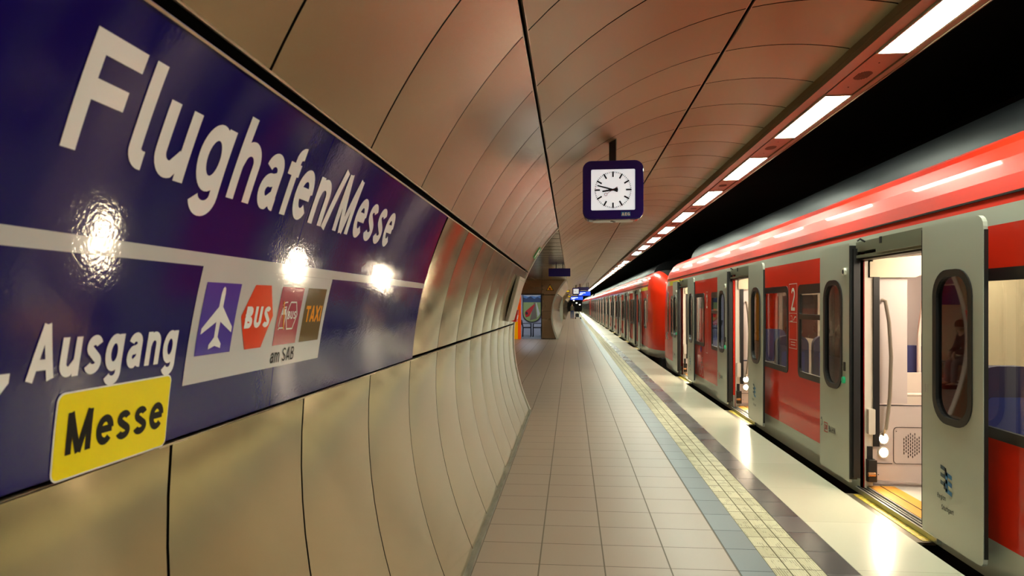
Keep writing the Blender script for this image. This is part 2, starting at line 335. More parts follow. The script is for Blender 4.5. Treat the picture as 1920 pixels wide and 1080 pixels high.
PITCH = .75; Y0 = 3.686
A_R0 = (.0, 1.362); A_R1 = (1.385, 2.178); A_R2 = (2.214, 3.005); A_R3 = (3.033, 4.525); A_R4 = (4.556, ATOT - .012)
class PanelMesh:
    def __init__(s, g=.0055, bw=(.0016, .0036)): s.v = []; s.f = []; s.uv = []; s.t = []; s.mi = []; s.g = g; s.bw = bw
    def panel(s, y0, y1, a0, a1, detail):
        g = s.g; ny, na = (8, 12) if detail == 2 else ((4, 8) if detail == 1 else (1, 7))
        bow = random.uniform(*s.bw); tw = random.uniform(-.0008, .0008); ph = random.uniform(0, 6.3); tone = random.random()
        o = len(s.v); ya, yb = y0 + g, y1 - g
        for i in range(ny + 1):
            for j in range(na + 1):
                fy = i / ny; fa = j / na; off = .0
                if detail: off = bow * (1 - (2 * fy - 1) ** 2) + tw * (2 * fy - 1) * math.sin(PI * fa) + .0006 * math.sin(ph + 5 * fa) * (1 - (2 * fy - 1) ** 2)
                yy = ya + (yb - ya) * fy; aa = a0 + (a1 - a0) * fa
                s.v.append(onwall(yy, aa, off)); s.uv.append((yy, aa)); s.t.append(tone)
        idx = lambda i, j: o + i * (na + 1) + j
        for i in range(ny):
            for j in range(na): s.f.append((idx(i, j), idx(i, j + 1), idx(i + 1, j + 1), idx(i + 1, j))); s.mi.append(0)
        # returned edges
        def skirt(ids):
            q = len(s.v)
            for k in ids:
                y, a = s.uv[k]; s.v.append(onwall(y, a, -.02)); s.uv.append((y, a)); s.t.append(tone)
            for n in range(len(ids) - 1): s.f.append((ids[n], ids[n + 1], q + n + 1, q + n)); s.mi.append(1)
        skirt([idx(0, j) for j in range(na + 1)]); skirt([idx(ny, j) for j in range(na + 1)]); skirt([idx(i, 0) for i in range(ny + 1)]); skirt([idx(i, na) for i in range(ny + 1)])
    def build(s, name, m):
        me = bpy.data.meshes.new(name); me.from_pydata(s.v, [], s.f); me.materials.append(m); me.materials.append(M_DARK); me.polygons.foreach_set('material_index', s.mi)
        uvl = me.uv_layers.new(name='UVMap')
        for lp in me.loops: uvl.data[lp.index].uv = s.uv[lp.vertex_index]
        at = me.attributes.new('tone', 'FLOAT', 'POINT'); at.data.foreach_set('value', s.t)
        me.polygons.foreach_set('use_smooth', [True] * len(me.polygons)); me.set_sharp_from_angle(angle=R(40))
        o = bpy.data.objects.new(name, me); COL.objects.link(o); return struct(o)
wallp = PanelMesh(.0055, (.0024, .0052)); uppr = PanelMesh(); ceilp = PanelMesh(.0065)
K0, K1 = -14, 208                                     # bays
NICHE = (10.436, 32.186); NICHE2 = (52.436, 74.936)
def innich(y): return NICHE[0] - .01 < y < NICHE[1] - .01 or NICHE2[0] - .01 < y < NICHE2[1] - .01
for k in range(K0, K1):
    y0 = Y0 + k * PITCH; y1 = y0 + PITCH; det = 2 if y1 < 12 else (1 if y1 < 45 else 0)
    if not innich(y0):
        wallp.panel(y0, y1, *A_R0, det)
        if k >= 0: wallp.panel(y0, y1, *A_R1, det)
        uppr.panel(y0, y1, *A_R2, det)
    ceilp.panel(y0, y1, *A_R3, det); ceilp.panel(y0, y1, *A_R4, det)
wallp.build('wall_left', M_WALL); uppr.build('wall_left_upper', M_WALLU); ceilp.build('ceiling', M_CEIL)
YA, YB = Y0 + K0 * PITCH, Y0 + K1 * PITCH
def backing(name, segs, a0, a1, off=-.05, m=M_DARK, n=26):
    mb = MB()
    for (ya, yb) in segs:
        for i in range(n):
            aa = a0 + (a1 - a0) * i / n; ab = a0 + (a1 - a0) * (i + 1) / n
            mb.quad(onwall(ya, aa, off), onwall(ya, ab, off), onwall(yb, ab, off), onwall(yb, aa, off))
    return struct(mb.build(name, m, smooth=True))
SEG = [(YA, NICHE[0]), (NICHE[1], NICHE2[0]), (NICHE2[1], YB)]
backing('trim_1', SEG, 0, 3.02); backing('trim_2', [(YA, YB)], 3.0, ATOT)
# bright edge beads along the horizontal joints
mb = MB()
for a, segs in ((A_R0[1], SEG), (A_R1[1] + .004, [(YA, NICHE[0]), (NICHE[1], NICHE2[0])]), (A_R2[0] - .002, SEG), (A_R2[1], SEG), (A_R3[0], [(YA, YB)]), (A_R3[1], [(YA, YB)]), (A_R4[0], [(YA, YB)])):
    for ya, yb in segs:
        p = [onwall(ya, a - .0025, .001), onwall(ya, a + .0025, .001), onwall(ya, a + .0025, -.012), onwall(ya, a - .0025, -.012)]
        q = [(x, yb, z) for x, _, z in p]; mb.add(p + q, [(0, 1, 5, 4), (1, 2, 6, 5), (2, 3, 7, 6), (3, 0, 4, 7)])
struct(mb.build('trim_3', M_JTRIM))
# silver end frame of the tube at the niche
def endframe(y0, y1, name, a0=0., a1=3.02):
    mb = MB(); n = 40
    for i in range(n):
        aa, ab = a0 + (a1 - a0) * i / n, a0 + (a1 - a0) * (i + 1) / n
        for (o1, o2, ya, yb) in ((.012, .012, y0, y1), (-.06, .012, y0, y0), (-.06, .012, y1, y1), (-.06, -.06, y0, y1)):
            mb.quad(onwall(ya, aa, o1), onwall(ya, ab, o1), onwall(yb, ab, o2), onwall(yb, aa, o2))
    return struct(mb.build(name, M_SILVER, smooth=True))
endframe(10.436, 10.53, 'trim_4'); endframe(32.14, 32.19, 'trim_5')

# skirting at the foot of the wall
mb = MB()
for ya, yb in SEG: mb.box(-.665, -.605, ya, yb, .0, .028)
o = struct(mb.build('baseboard_left', vary(mat('grey_kerb', (120, 116, 104), .6), (20, 5, 20), (104, 100, 88), (136, 132, 118))))

# ------------------------------------------------------------------ floor bands
XP = 2.36
def floor_band(name, x0, x1, m, ya=YA, yb=YB, z=0., t=.12):
    b = MB(); b.box(x0, x1, ya, yb, z - t, z); return struct(b.build(name, m))
floor_band('floor', -3.6, 1.022, M_TILE)
floor_band('floor_blue', 1.022, 1.2283, M_BLUE); floor_band('floor_tactile', 1.2283, 1.5388, M_TACT)
floor_band('floor_dark', 1.5388, 1.743, M_DGREY); floor_band('floor_edge', 1.743, XP, M_CREAM)
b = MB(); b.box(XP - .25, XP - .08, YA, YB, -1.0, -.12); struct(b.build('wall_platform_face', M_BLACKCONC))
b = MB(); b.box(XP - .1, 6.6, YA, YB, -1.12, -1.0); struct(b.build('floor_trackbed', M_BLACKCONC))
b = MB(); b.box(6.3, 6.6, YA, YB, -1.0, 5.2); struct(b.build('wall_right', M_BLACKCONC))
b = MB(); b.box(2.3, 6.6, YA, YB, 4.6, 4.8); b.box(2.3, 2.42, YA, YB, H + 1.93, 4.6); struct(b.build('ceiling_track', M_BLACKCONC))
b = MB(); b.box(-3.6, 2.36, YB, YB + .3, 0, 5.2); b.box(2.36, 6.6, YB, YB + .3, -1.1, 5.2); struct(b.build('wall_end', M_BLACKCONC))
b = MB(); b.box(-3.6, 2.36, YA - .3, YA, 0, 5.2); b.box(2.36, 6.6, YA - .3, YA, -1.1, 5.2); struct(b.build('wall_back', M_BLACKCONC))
# rails beside the train
for i, x in enumerate((3.2, 4.66)):
    r_ = MB(); r_.box(x - .035, x + .035, YA, YB, -.87, -.83); r_.box(x - .01, x + .01, YA, YB, -.98, -.87); r_.box(x - .07, x + .07, YA, YB, -1.0, -.98)
    struct(r_.build('trim_rail', mat('rail_steel', (90, 84, 78), .4, .8)))

# ------------------------------------------------------------------ niche beside the platform (between the two tube sections)
M_NWALL = vary(mat('niche_metal', (150, 128, 104), .3, .7), (.6, .6, .6), (158, 134, 104), (166, 142, 112), rough=(.24, .30))
M_NCEIL = vary(mat('niche_ceiling_metal', (178, 168, 142), .22, .85), (1, .6, 1), (170, 160, 134), (180, 170, 144), rough=(.16, .22))
ZN = 2.79
def niche(ya, yb, xb, nm, wm):
    b = MB(); b.box(xb, -.2, ya + .0, yb, ZN, ZN + .08); struct(b.build('ceiling_' + nm, M_NCEIL))
    b = MB(); b.box(xb - .1, xb, ya - .4, yb + 4.5 if nm == 'niche' else yb, 0, ZN + .1); struct(b.build('wall_' + nm, wm))
niche(10.5, 32.3, -3.4, 'niche', M_NWALL)
b = MB(); b.box(-3.4, -.95, 10.3, 10.42, 0, ZN + .1); struct(b.build('wall_niche_near', M_NWALL))
# joints in the niche ceiling
b = MB()
for i in range(26): b.box(-3.39, -.2, 11.2 + i * .82, 11.21 + i * .82, ZN - .002, ZN + .01)
b.box(-1.70, -1.69, 10.6, 32.2, ZN - .002, ZN + .01); struct(b.build('trim_6', M_DARK))
# the metal wall that faces the platform, with the waiting-room opening
YW = 32.3
def prof_x(z):            # x of the tube wall at a height
    best = None
    for i in range(600):
        if _PZ[i] <= z <= _PZ[i + 1]: return _PX[i] + (_PX[i + 1] - _PX[i]) * (z - _PZ[i]) / max(1e-9, _PZ[i + 1] - _PZ[i])
    return -.63
b = MB()
b.box(-3.4, -1.40, YW, YW + .08, 2.11, ZN)                       # over the opening
b.box(-3.4, -2.62, YW, YW + .08, 0, 2.11)
zs = [0, .2, .5, .8, 1.1, 1.3]; 
def colpanel(z0, z1):
    n = 8; pts = [(-1.385, z0 + .005)] ; right = [(prof_x(z0 + .005 + (z1 - z0 - .01) * i / n) - .01, z0 + .005 + (z1 - z0 - .01) * i / n) for i in range(n + 1)]
    pts = [(-1.385, z1 - .005), (-1.385, z0 + .005)] + right
    b.prism(pts, lambda u, v, t: (u, t, v), YW, YW + .06)
colpanel(.02, 1.31); colpanel(1.31, 2.08); colpanel(2.1, ZN)
struct(b.build('wall_front', M_NWALL))
b = MB(); b.box(-3.4, -1.2, YW + .07, YW + .11, 2.1, ZN); b.box(-1.39, -.9, YW + .07, YW + .11, 0, 2.2); b.box(-1.4, -.64, YW - .02, YW + .05, 0, .03)
struct(b.build('trim_7', M_DARK))
b = MB(); b.box(-2.40, -1.38, YW - .03, YW + .05, 2.09, 2.15); b.box(-1.42, -1.38, YW - .03, YW + .05, 0, 2.15); struct(b.build('door_1', T_FRAME))
# room behind
M_ROOM = mat('pale_blue_grey_wall', (184, 190, 204), .6)
b = MB(); b.box(-3.4, -1.3, 36.2, 36.3, 0, 2.6); struct(b.build('wall_waiting_room', M_ROOM)); b = MB(); b.box(-1.36, -1.3, YW + .1, 36.2, 0, 2.6); struct(b.build('wall_waiting_side', M_ROOM))
b = MB(); b.box(-3.4, -1.3, YW + .1, 36.2, 2.55, 2.6); struct(b.build('ceiling_waiting_room', M_ROOM))
b = MB(); b.box(-3.4, -1.36, YW, 36.2, 0.0, .006); struct(b.build('floor_waiting_room', mat('blue_grey_lino', (120, 132, 140), .4)))
t = thing('ceiling_panel_light', 'added white square ceiling light that brightens the waiting room', 'light', (-2.2, 34.2, 2.54))  # light added out of view to brighten the waiting room and mural
b = MB(); b.box(-.45, .45, -.45, .45, -.03, .01); b.build('housing', T_ALU, t)
b = MB(); b.box(-.42, .42, -.42, .42, -.036, -.03); b.build('diffuser', mat('added_room_diffuser', (240, 245, 255), .5, emit=15.0), t)
# yellow and orange advertising column left of the opening
t = thing('display_column', 'tall yellow display column with an orange side beside the waiting room', 'column', (-2.6, 32.0, 0))
b = MB(); b.box(-.9, .105, -.02, .25, .01, 2.13); b.build('front_panel', mat('yellow_laminate_glow', (255, 176, 0), .5, emit=.35), t)  # both laminates get a glow of their own though they are no lamps
b = MB(); b.box(.105, .235, -.02, .25, .01, 2.13); b.build('side_panel', mat('orange_laminate_glow', (252, 84, 6), .5, emit=.35), t)

# mural
def flat(xo, yo, zo): return lambda u, v, t: (xo + u, yo - t, zo + v)
t = thing('train_mural', 'round bottomed mural of a red train crossing green fields', 'picture', (-2.07, 36.15, 1.45))
def mural_out(k=1.):
    pts = [(-.47 * k, .68), (-.47 * k, -.3)] + [(.47 * k * math.cos(R(a)), -.3 + .43 * k * math.sin(R(a))) for a in range(195, 346, 10)] + [(.47 * k, -.3), (.47 * k, .68)]
    return pts
b = MB(); b.ring(mural_out(1.04), mural_out(.98), lambda u, v, t: (u, -t, v), 0, .03); b.build('frame', T_FRAME, t)
b = MB(); b.prism(mural_out(1.0), lambda u, v, t: (u, -t, v), 0, .01); b.build('field', mat('mural_green', (150, 170, 104), .6), t)
def poly(par, name, pts, d, m): q = MB(); q.prism(pts, lambda u, v, t: (u, -t, v), .01, d); return q.build(name, m, par)
poly(t, 'sky', [(-.47, .38), (.47, .38), (.47, .68), (-.47, .68)], .012, mat('mural_sky', (104, 150, 206), .6))
poly(t, 'mountain', [(-.47, .30), (.47, .30), (.47, .50), (.3, .58), (.12, .48), (-.08, .62), (-.3, .50), (-.47, .56)], .014, mat('mural_mountain', (52, 74, 110), .6))
poly(t, 'cloud', [(-.47, .66), (-.2, .6), (.0, .64), (.2, .6), (.47, .66), (.47, .68), (-.47, .68)], .016, mat('mural_cloud', (226, 232, 240), .6))
poly(t, 'track', [(-.12, -.66), (.25, -.56), (.18, .28), (.10, .28)], .014, mat('mural_ballast', (120, 108, 92), .6))
poly(t, 'far_track', [(.3, -.5), (.42, -.3), (.24, .28), (.2, .28)], .014, mat('mural_wall_white', (204, 204, 196), .6))
poly(t, 'painted_train', [(-.38, -.32), (-.32, -.5), (-.14, -.44), (.14, .12), (.14, .2), (.08, .18), (-.28, -.12), (-.36, -.2)], .016, mat('mural_red', (196, 34, 36), .5))
poly(t, 'painted_windscreen', [(-.35, -.26), (-.31, -.36), (-.21, -.33), (-.25, -.2), (-.31, -.2)], .018, mat('mural_black', (40, 36, 40), .5))

def armchair(loc, rz, label):
    t = thing('waiting_chair', label, 'chair', loc, rz, 'chairs in the waiting room')
    b = MB(); b.prism(rrect(-.22, .22, -.22, .22, .05), lambda u, v, q: (u, v, q), .44, .49); b.build('seat', mat('chair_black', (26, 28, 34), .6), t)
    b = MB(); b.prism(rrect(-.21, .21, .60, .86, .08), lambda u, v, q: (-.21 - (v - .45) * .18 - q, u, v), 0, .04); b.build('backrest', mat('chair_black', (26, 28, 34), .6), t)
    for s in (-1, 1):
        b = MB(); b.tube([(.2, s * .26, .0), (.2, s * .26, .62)] + [(.2 - .1 * (1 - math.cos(R(a))), s * .26, .62 + .06 * math.sin(R(a))) for a in (30, 60, 90)] + [(-.2, s * .26, .68)], .019, 6); b.build('armrest', mat('chair_steel', (70, 72, 80), .35, .7), t)
        b = MB(); b.tube([(-.22, s * .24, 0), (-.2, s * .24, .45), (-.28, s * .2, .84)], .019, 6); b.build('rear_leg', mat('chair_steel', (70, 72, 80), .35, .7), t)
    return t
armchair((-2.22, 34.4, .006), 0, 'black waiting-room chair at the left, its back to the orange column')
armchair((-1.71, 34.4, .006), PI, 'black waiting-room chair at the right, its back to the metal wall')

# warning triangle
t = thing('warning_sign', 'yellow warning triangle on the metal wall above the column', 'sign', (-1.0, YW - .005, 2.28))
b = MB(); b.prism([(-.19, 0), (.19, 0), (0, .33)], lambda u, v, q: (u, -q, v), 0, .01); b.build('border', mat('sign_black', (20, 18, 16), .4), t)
b = MB(); b.prism([(-.145, .026), (.145, .026), (0, .278)], lambda u, v, q: (u, -q, v), .01, .014); b.build('plate', mat('sign_yellow', (240, 190, 20), .4), t)
b = MB(); b.prism(rrect(-.05, .05, .05, .12, .01), lambda u, v, q: (u, -q, v), .014, .018); b.prism([(-.06, .12), (.02, .12), (-.02, .16)], lambda u, v, q: (u, -q, v), .014, .018); b.build('symbol', mat('sign_red', (170, 40, 16), .4), t)

# ------------------------------------------------------------------ the big station name sign
def onsign(y, a, off=0.): return onwall(y, a, off + .006 - .016 * (a - 1.378) / .8)      # sign tilted off the wall curve to shift the lamp reflections on it
sgn = thing('station_name_sign', 'large glossy navy wall sign reading Flughafen/Messe beside the camera', 'sign', (0, 0, 0))
class Cut:   # polygon in (y, arc) cut into thin slices, laid on the wall
    pass
def on_sign(mb, pts, off, mi=0):
    bm = bmesh.new(); vs = [bm.verts.new((p[0], p[1], 0)) for p in pts]; bm.faces.new(vs)
    bmesh.ops.triangulate(bm, faces=bm.faces[:])
    lo = min(p[1] for p in pts); hi = max(p[1] for p in pts); k = math.ceil(lo / .02) * .02
    while k < hi:
        bmesh.ops.bisect_plane(bm, geom=bm.verts[:] + bm.edges[:] + bm.faces[:], plane_co=(0, k, 0), plane_no=(0, 1, 0), dist=1e-6); k += .02
    bm.verts.index_update()
    mb.add([onsign(v.co.x, v.co.y, off) for v in bm.verts], [tuple(v.index for v in f.verts) for f in bm.faces], mi); bm.free()
def sign_panel(y0, y1):
    mb = MB(); n = 40; a0, a1 = 1.378, 2.184; fr = []; bk = []
    for i in range(n + 1):
        a = a0 + (a1 - a0) * i / n; mb.v += [onsign(y0, a, .006), onsign(y1, a, .006), onsign(y0, a, -.02), onsign(y1, a, -.02)]
    for i in range(n):
        q = 4 * i; mb.f += [(q, q + 1, q + 5, q + 4), (q, q + 4, q + 6, q + 2), (q + 1, q + 3, q + 7, q + 5)]
    mb.f += [(0, 2, 3, 1), (4 * n, 4 * n + 1, 4 * n + 3, 4 * n + 2)]; mb.m = [0] * len(mb.f)
    return mb.build('sign_panel', S_NAVY, sgn, smooth=True)
sign_panel(-1.3, 1.897); sign_panel(1.90, 3.672)
edge = MB()
for i in range(20):
    a0 = 2.181; p = [onsign(-1.3 + i * .2486, a0, .0075), onsign(-1.3 + (i + 1) * .2486, a0, .0075), onsign(-1.3 + (i + 1) * .2486, a0 + .005, .0075), onsign(-1.3 + i * .2486, a0 + .005, .0075)]
    edge.quad(*p)
edge.build('edge_bead', mat('edge_bead', (150, 160, 220), .3), sgn)
mb = MB(); on_sign(mb, [(-1.3, 1.7595), (3.672, 1.7635), (3.672, 1.792), (-1.3, 1.7905)], .0070); mb.build('divider_stripe', S_GREY, sgn, smooth=True)
F2 = lambda off: (lambda u, v: onsign(u, v, off))
mb = MB(); lettering(mb, 'Flughafen/Messe', .939, 2.785, 1.921, .1875, F2(.0078), W=.18, step=.09); mb.build('station_name', S_WHITE, sgn, smooth=True)
mb = MB(); lettering(mb, ',', .922, .968, 1.556, .092, F2(.0078), W=.2, step=.12); lettering(mb, 'Ausgang', .987, 1.398, 1.5505, .092, F2(.0078), W=.195, step=.12); mb.build('exit_lettering', S_WHITE, sgn, smooth=True)
pb = MB(); on_sign(pb, [(1.434, 1.492), (2.240, 1.492), (2.248, 1.762), (1.436, 1.762)], .0074)
pic = pb.build('pictogram_board', S_GREY, sgn, smooth=True)
def pict(name, pts, m, off=.0084): q = MB(); on_sign(q, pts, off); return q.build(name, m, pic, smooth=True)
pict('airport_field', [(1.464, 1.556), (1.624, 1.556), (1.626, 1.727), (1.465, 1.727)], S_VIO)
ap = [(0, .077), (.006, .073), (.009, .06), (.009, .028), (.068, -.022), (.068, -.036), (.009, -.008), (.008, -.045), (.027, -.062), (.027, -.073), (0, -.066)]
ap = [(x * 1.02, y) for x, y in ap]
ap = [(1.545 + x, 1.6415 + y) for x, y in ap] + [(1.545 - x, 1.6415 + y) for x, y in reversed(ap[1:-1])]
pict('airplane_symbol', ap, S_WHITE, .0094)
pict('bus_field', [(1.702, 1.727), (1.794, 1.728), (1.839, 1.643), (1.793, 1.556), (1.700, 1.556), (1.655, 1.644)], S_ORR)
pict('shuttle_field', [(1.867, 1.556), (2.026, 1.556), (2.027, 1.727), (1.868, 1.727)], S_MAR)
pict('taxi_field', [(2.055, 1.556), (2.214, 1.556), (2.217, 1.727), (2.058, 1.727)], S_BRN)
q = MB(); lettering(q, 'BUS', 1.672, 1.824, 1.612, .058, F2(.0094), W=.24, step=.15); q.build('bus_lettering', S_WHITE, pic)
q = MB(); lettering(q, 'TAXI', 2.070, 2.208, 1.619, .052, F2(.0094), W=.2, step=.15); q.build('taxi_lettering', S_ORG, pic)
q = MB(); lettering(q, 'am SAB', 1.862, 2.03, 1.505, .040, F2(.0090), W=.13, step=.2); q.build('small_lettering', S_BLK, pic)
q = MB()
hx = [(1.944, 1.682), (1.984, 1.682), (2.004, 1.643), (1.984, 1.602), (1.944, 1.602), (1.926, 1.643), (1.944, 1.682)]
stroke(q, hx, .0022, F2(.0094), .02); lettering(q, 'BUS', 1.934, 1.999, 1.631, .024, F2(.0094), W=.2, step=.3)
trm = [(1.886, 1.61), (1.887, 1.635), (1.896, 1.665), (1.918, 1.668), (1.922, 1.64), (1.921, 1.606), (1.888, 1.606)]
stroke(q, trm, .0018, F2(.0094), .02)
on_sign(q, [(1.895, 1.645), (1.919, 1.645), (1.918, 1.662), (1.898, 1.662)], .0094)
stroke(q, [(1.892, 1.672), (1.904, 1.681), (1.922, 1.682)], .0018, F2(.0094), .02)
stroke(q, [(1.886, 1.601), (1.890, 1.606)], .0018, F2(.0094), .02); stroke(q, [(1.922, 1.606), (1.926, 1.601)], .0018, F2(.0094), .02)
q.build('shuttle_symbol', S_WHITE, pic)
q = MB(); stroke(q, [(1.893, 1.684), (1.905, 1.655), (1.914, 1.63), (1.922, 1.602)], .003, F2(.0098), .02); q.build('shuttle_accent', S_ORG, pic)
yb_ = MB(); on_sign(yb_, rrect(1.064, 1.389, 1.370, 1.524, .016, 5), .0078); yel_b = yb_.build('border_plate', S_WHITE, sgn, smooth=True)
q = MB(); on_sign(q, rrect(1.067, 1.386, 1.373, 1.521, .014, 5), .0086); yel = q.build('yellow_plate', S_YEL, yel_b, smooth=True)
q = MB(); lettering(q, 'Messe', 1.085, 1.374, 1.413, .074, F2(.0094), W=.185, step=.12); q.build('plate_lettering', S_BLK, yel_b)

# ------------------------------------------------------------------ ceiling lighting channel
ZL = H + 1.765
b = MB()
b.box(2.032, 2.125, YA, YB, ZL + .006, ZL + .05); b.box(2.352, 2.405, YA, YB, ZL - .012, ZL + .05)
b.box(2.030, 2.41, YA, YB, ZL + .05, ZL + .16); b.box(2.40, 2.41, YA, YB, ZL - .02, ZL + .16)
struct(b.build('trim_8', vary(mat('channel_metal', (140, 124, 98), .4, .4), (4, 1, 4), (136, 120, 94), (144, 128, 102))))
ORD = ['nearest', 'second', 'third', 'fourth', 'fifth', 'sixth', 'seventh', 'eighth', 'ninth', 'tenth', 'eleventh', 'twelfth', 'thirteenth', 'fourteenth', 'fifteenth', 'sixteenth', 'seventeenth', 'eighteenth', 'nineteenth', 'twentieth']
TENS = ['', '', 'twenty', 'thirty', 'forty', 'fifty', 'sixty']
def ordw(i):
    if i < 20: return ORD[i]
    n = i + 1; u = n % 10
    if u == 0: return {30: 'thirtieth', 40: 'fortieth', 50: 'fiftieth', 60: 'sixtieth'}[n]
    return TENS[n // 10] + '-' + ['', 'first'] [1] if u == 1 else TENS[n // 10] + '-' + ORD[u - 1]
def ceiling_light():
    t = thing('ceiling_light', 'x', 'light', (2.24, 0, ZL), 0, 'tube lights over the platform edge')
    b = MB(); b.ring([(-.112, 0), (.112, 0), (.112, 1.47), (-.112, 1.47)], [(-.1, .012), (.1, .012), (.1, 1.458), (-.1, 1.458)], lambda u, v, q: (u, v, q), -.010, .05)
    b.build('frame', mat('lamp_frame', (206, 196, 170), .35, .3), t)
    b = MB(); b.box(-.1, .1, .012, 1.458, -.006, .04); b.build('diffuser', E_TUBE, t); return t
def vent_panel():
    t = thing('access_panel', 'x', 'panel', (2.24, 0, ZL), 0, 'access panels between the tube lights')
    b = MB(); b.box(-.108, .108, .004, .966, 0, .03); b.build('plate', mat('access_panel_metal', (146, 122, 96), .4, .4), t)
    b = MB()
    for i in range(9):
        u = -.048 + i * .012; l = .085 * math.sqrt(max(0, 1 - (u / .056) ** 2)) + .015
        b.box(u - .0025, u + .0025, .485 - l, .485 + l, -.0015, .002)
    b.build('grille', M_DARK, t); 
    for y in (.2, .76):
        b = MB(); b.box(-.004, .004, y, y + .012, -.002, .002); b.build('screw', M_DARK, t)
    return t
L0 = ceiling_light(); V0 = vent_panel()
for i, k in enumerate(range(-5, 62)):
    y = 5.96 + 2.44 * k; vis = k + 1
    o = L0 if i == 0 else copy_tree(L0); o.location = (2.24, y, ZL)
    if vis >= 0: o['label'] = 'glowing white ceiling light, %s in the row over the platform edge' % ordw(vis)
    else: o['label'] = 'glowing white ceiling light behind the viewer, number %s back' % ORD[-vis]
    if k == 8:
        o['label'] = 'unlit ceiling light coloured with a pinkish reflection in the glowing row over the platform edge'
        for c in KIDS(o):
            if c.name.startswith('diffuser'):
                c.data = c.data.copy(); c.data.materials[0] = E_OFF
    if k < 40:
        o = V0 if i == 0 else copy_tree(V0); o.location = (2.24, y + 1.47, ZL)
        o['label'] = ('pinkish metal access panel with oval grille just beyond the %s ceiling light' % ordw(vis)) if vis >= 0 else 'pinkish metal access panel with oval grille, %s behind the viewer' % ORD[-vis]
    else: 
        pass

# ------------------------------------------------------------------ clocks
def clock(loc, s, label, full=True):
    t = thing('platform_clock', label, 'clock', loc, R(-2) if full else 0, 'hanging platform clocks'); fx = lambda u, v, q: (u * s, q * s, v * s)
    b = MB()
    pr = [(.286, -.10), (.296, -.085), (.296, .085), (.286, .10)]
    for (k0, q0), (k1, q1) in zip(pr, pr[1:]):
        A = [fx(u, v, q0) for u, v in rrect(-k0, k0, -k0 + .005, k0 - .005, .085, 6)]; B = [fx(u, v, q1) for u, v in rrect(-k1, k1, -k1 + .005, k1 - .005, .085, 6)]; n = len(A)
        b.add(A + B, [(i, (i + 1) % n, n + (i + 1) % n, n + i) for i in range(n)])
    b.build('casing', C_PURPLE if True else T_ALU, t, smooth=True)
    for y0, y1, nm in ((-.118, -.10, 'front_frame'), (.10, .118, 'rear_frame')):
        b = MB(); b.ring(rrect(-.290, .290, -.284, .284, .085, 6), rrect(-.213, .213, -.2, .2, .012, 6), fx, y0, y1); b.build(nm, C_PURPLE, t, smooth=True)
    b = MB(); b.box(-.21 * s, .21 * s, -.2 * s, .2 * s, -.293 * s, -.286 * s); 
    b = MB(); b.prism(rrect(-.2, .2, -.09, .09, .05), lambda u, v, q: (u * s, v * s, q * s), -.300, -.289); b.build('underside_plate', mat('silver_plate', (190, 186, 176), .3, .5), t)
    b = MB(); b.box(-.214 * s, .214 * s, -.103 * s, -.098 * s, -.2 * s, .2 * s); face = b.build('dial', E_CLOCK, t)
    b = MB()
    for i in range(60):
        a = 2 * PI * i / 60; big = i % 5 == 0; r0, r1, hw = (.126, .18, .0078) if big else (.167, .18, .0030)
        if not big and not full: continue
        c, s_ = math.sin(a), math.cos(a); pts = [(c * r0 + s_ * hw, s_ * r0 - c * hw), (c * r1 + s_ * hw, s_ * r1 - c * hw), (c * r1 - s_ * hw, s_ * r1 + c * hw), (c * r0 - s_ * hw, s_ * r0 + c * hw)]
        b.prism(pts, fx, -.106, -.103)
    b.build('tick_marks', mat('clock_black', (20, 18, 30), .5), face)
    def hand(nm, ang, r, tail, w0, w1, y, m):
        a = R(ang); c, s_ = math.sin(a), math.cos(a); b = MB()
        P = lambda rr, w: (c * rr + s_ * w, s_ * rr - c * w)
        b.prism([P(-tail, w1 * 1.6), P(-tail, -w1 * 1.6), P(0, -w0), P(r, -w0 * .8), P(r, w0 * .8), P(0, w0)], fx, y - .003, y); return b.build(nm, m, face)
    hand('hour_hand', 262, .105, .048, .0095, .0095, -.108, mat('clock_black', (20, 18, 30), .5)); hand('minute_hand', 286, .158, .048, .008, .008, -.112, mat('clock_black', (20, 18, 30), .5))
    hand('second_hand', 237, .07, .05, .0024, .002, -.116, mat('clock_red', (150, 20, 30), .5))
    b = MB(); cx, cy = .083 * math.sin(R(237)), .083 * math.cos(R(237)); b.ring(ell(cx, cy, .0165, .0165, 0, 330, 11), ell(cx, cy, .012, .012, 0, 330, 11), fx, -.119, -.116); b.build('second_ring', mat('clock_red', (150, 20, 30), .5), face)
    if full:
        b = MB(); b.prism([(.078, -.262), (.168, -.262), (.168, -.218), (.078, -.218)], fx, -.120, -.118); mk = b.build('maker_plate', mat('maker_blue', (0, 104, 178), .4), t)
        b = MB(); lettering(b, 'AEG', .082, .166, -.256, .030, lambda u, v: (u * s, -.1212 * s, v * s), W=.27, step=.3); b.build('maker_lettering', T_WHITE, t)
        for x in (-.01, .014):
            b = MB(); b.prism(ell(x, 0, .014, .014, 0, 330, 11), lambda u, v, q: (u * s, v * s + (-.06 if x < 0 else .0), q * s), -.306, -.300); b.build('socket', T_BLK, t)
    zt = .80 if full else .9
    b = MB(); b.box(-.036 * s, .036 * s, -.02, .02, .284 * s, zt * s); b.build('hanger', mat('hanger_black', (40, 34, 28), .4, .3), t)
    b = MB(); b.box(.030 * s, .038 * s, -.024, -.02, .284 * s, zt * s); b.build('hanger_edge', T_ALU, t)
    return t
clock((.412, 6.86, H + 1.125), 1.0, 'square purple hanging clock near the viewer showing quarter to nine')
clock((.40, 57, H + 1.10), 1.0, 'far purple hanging clock in front of the blue departure boards', False)

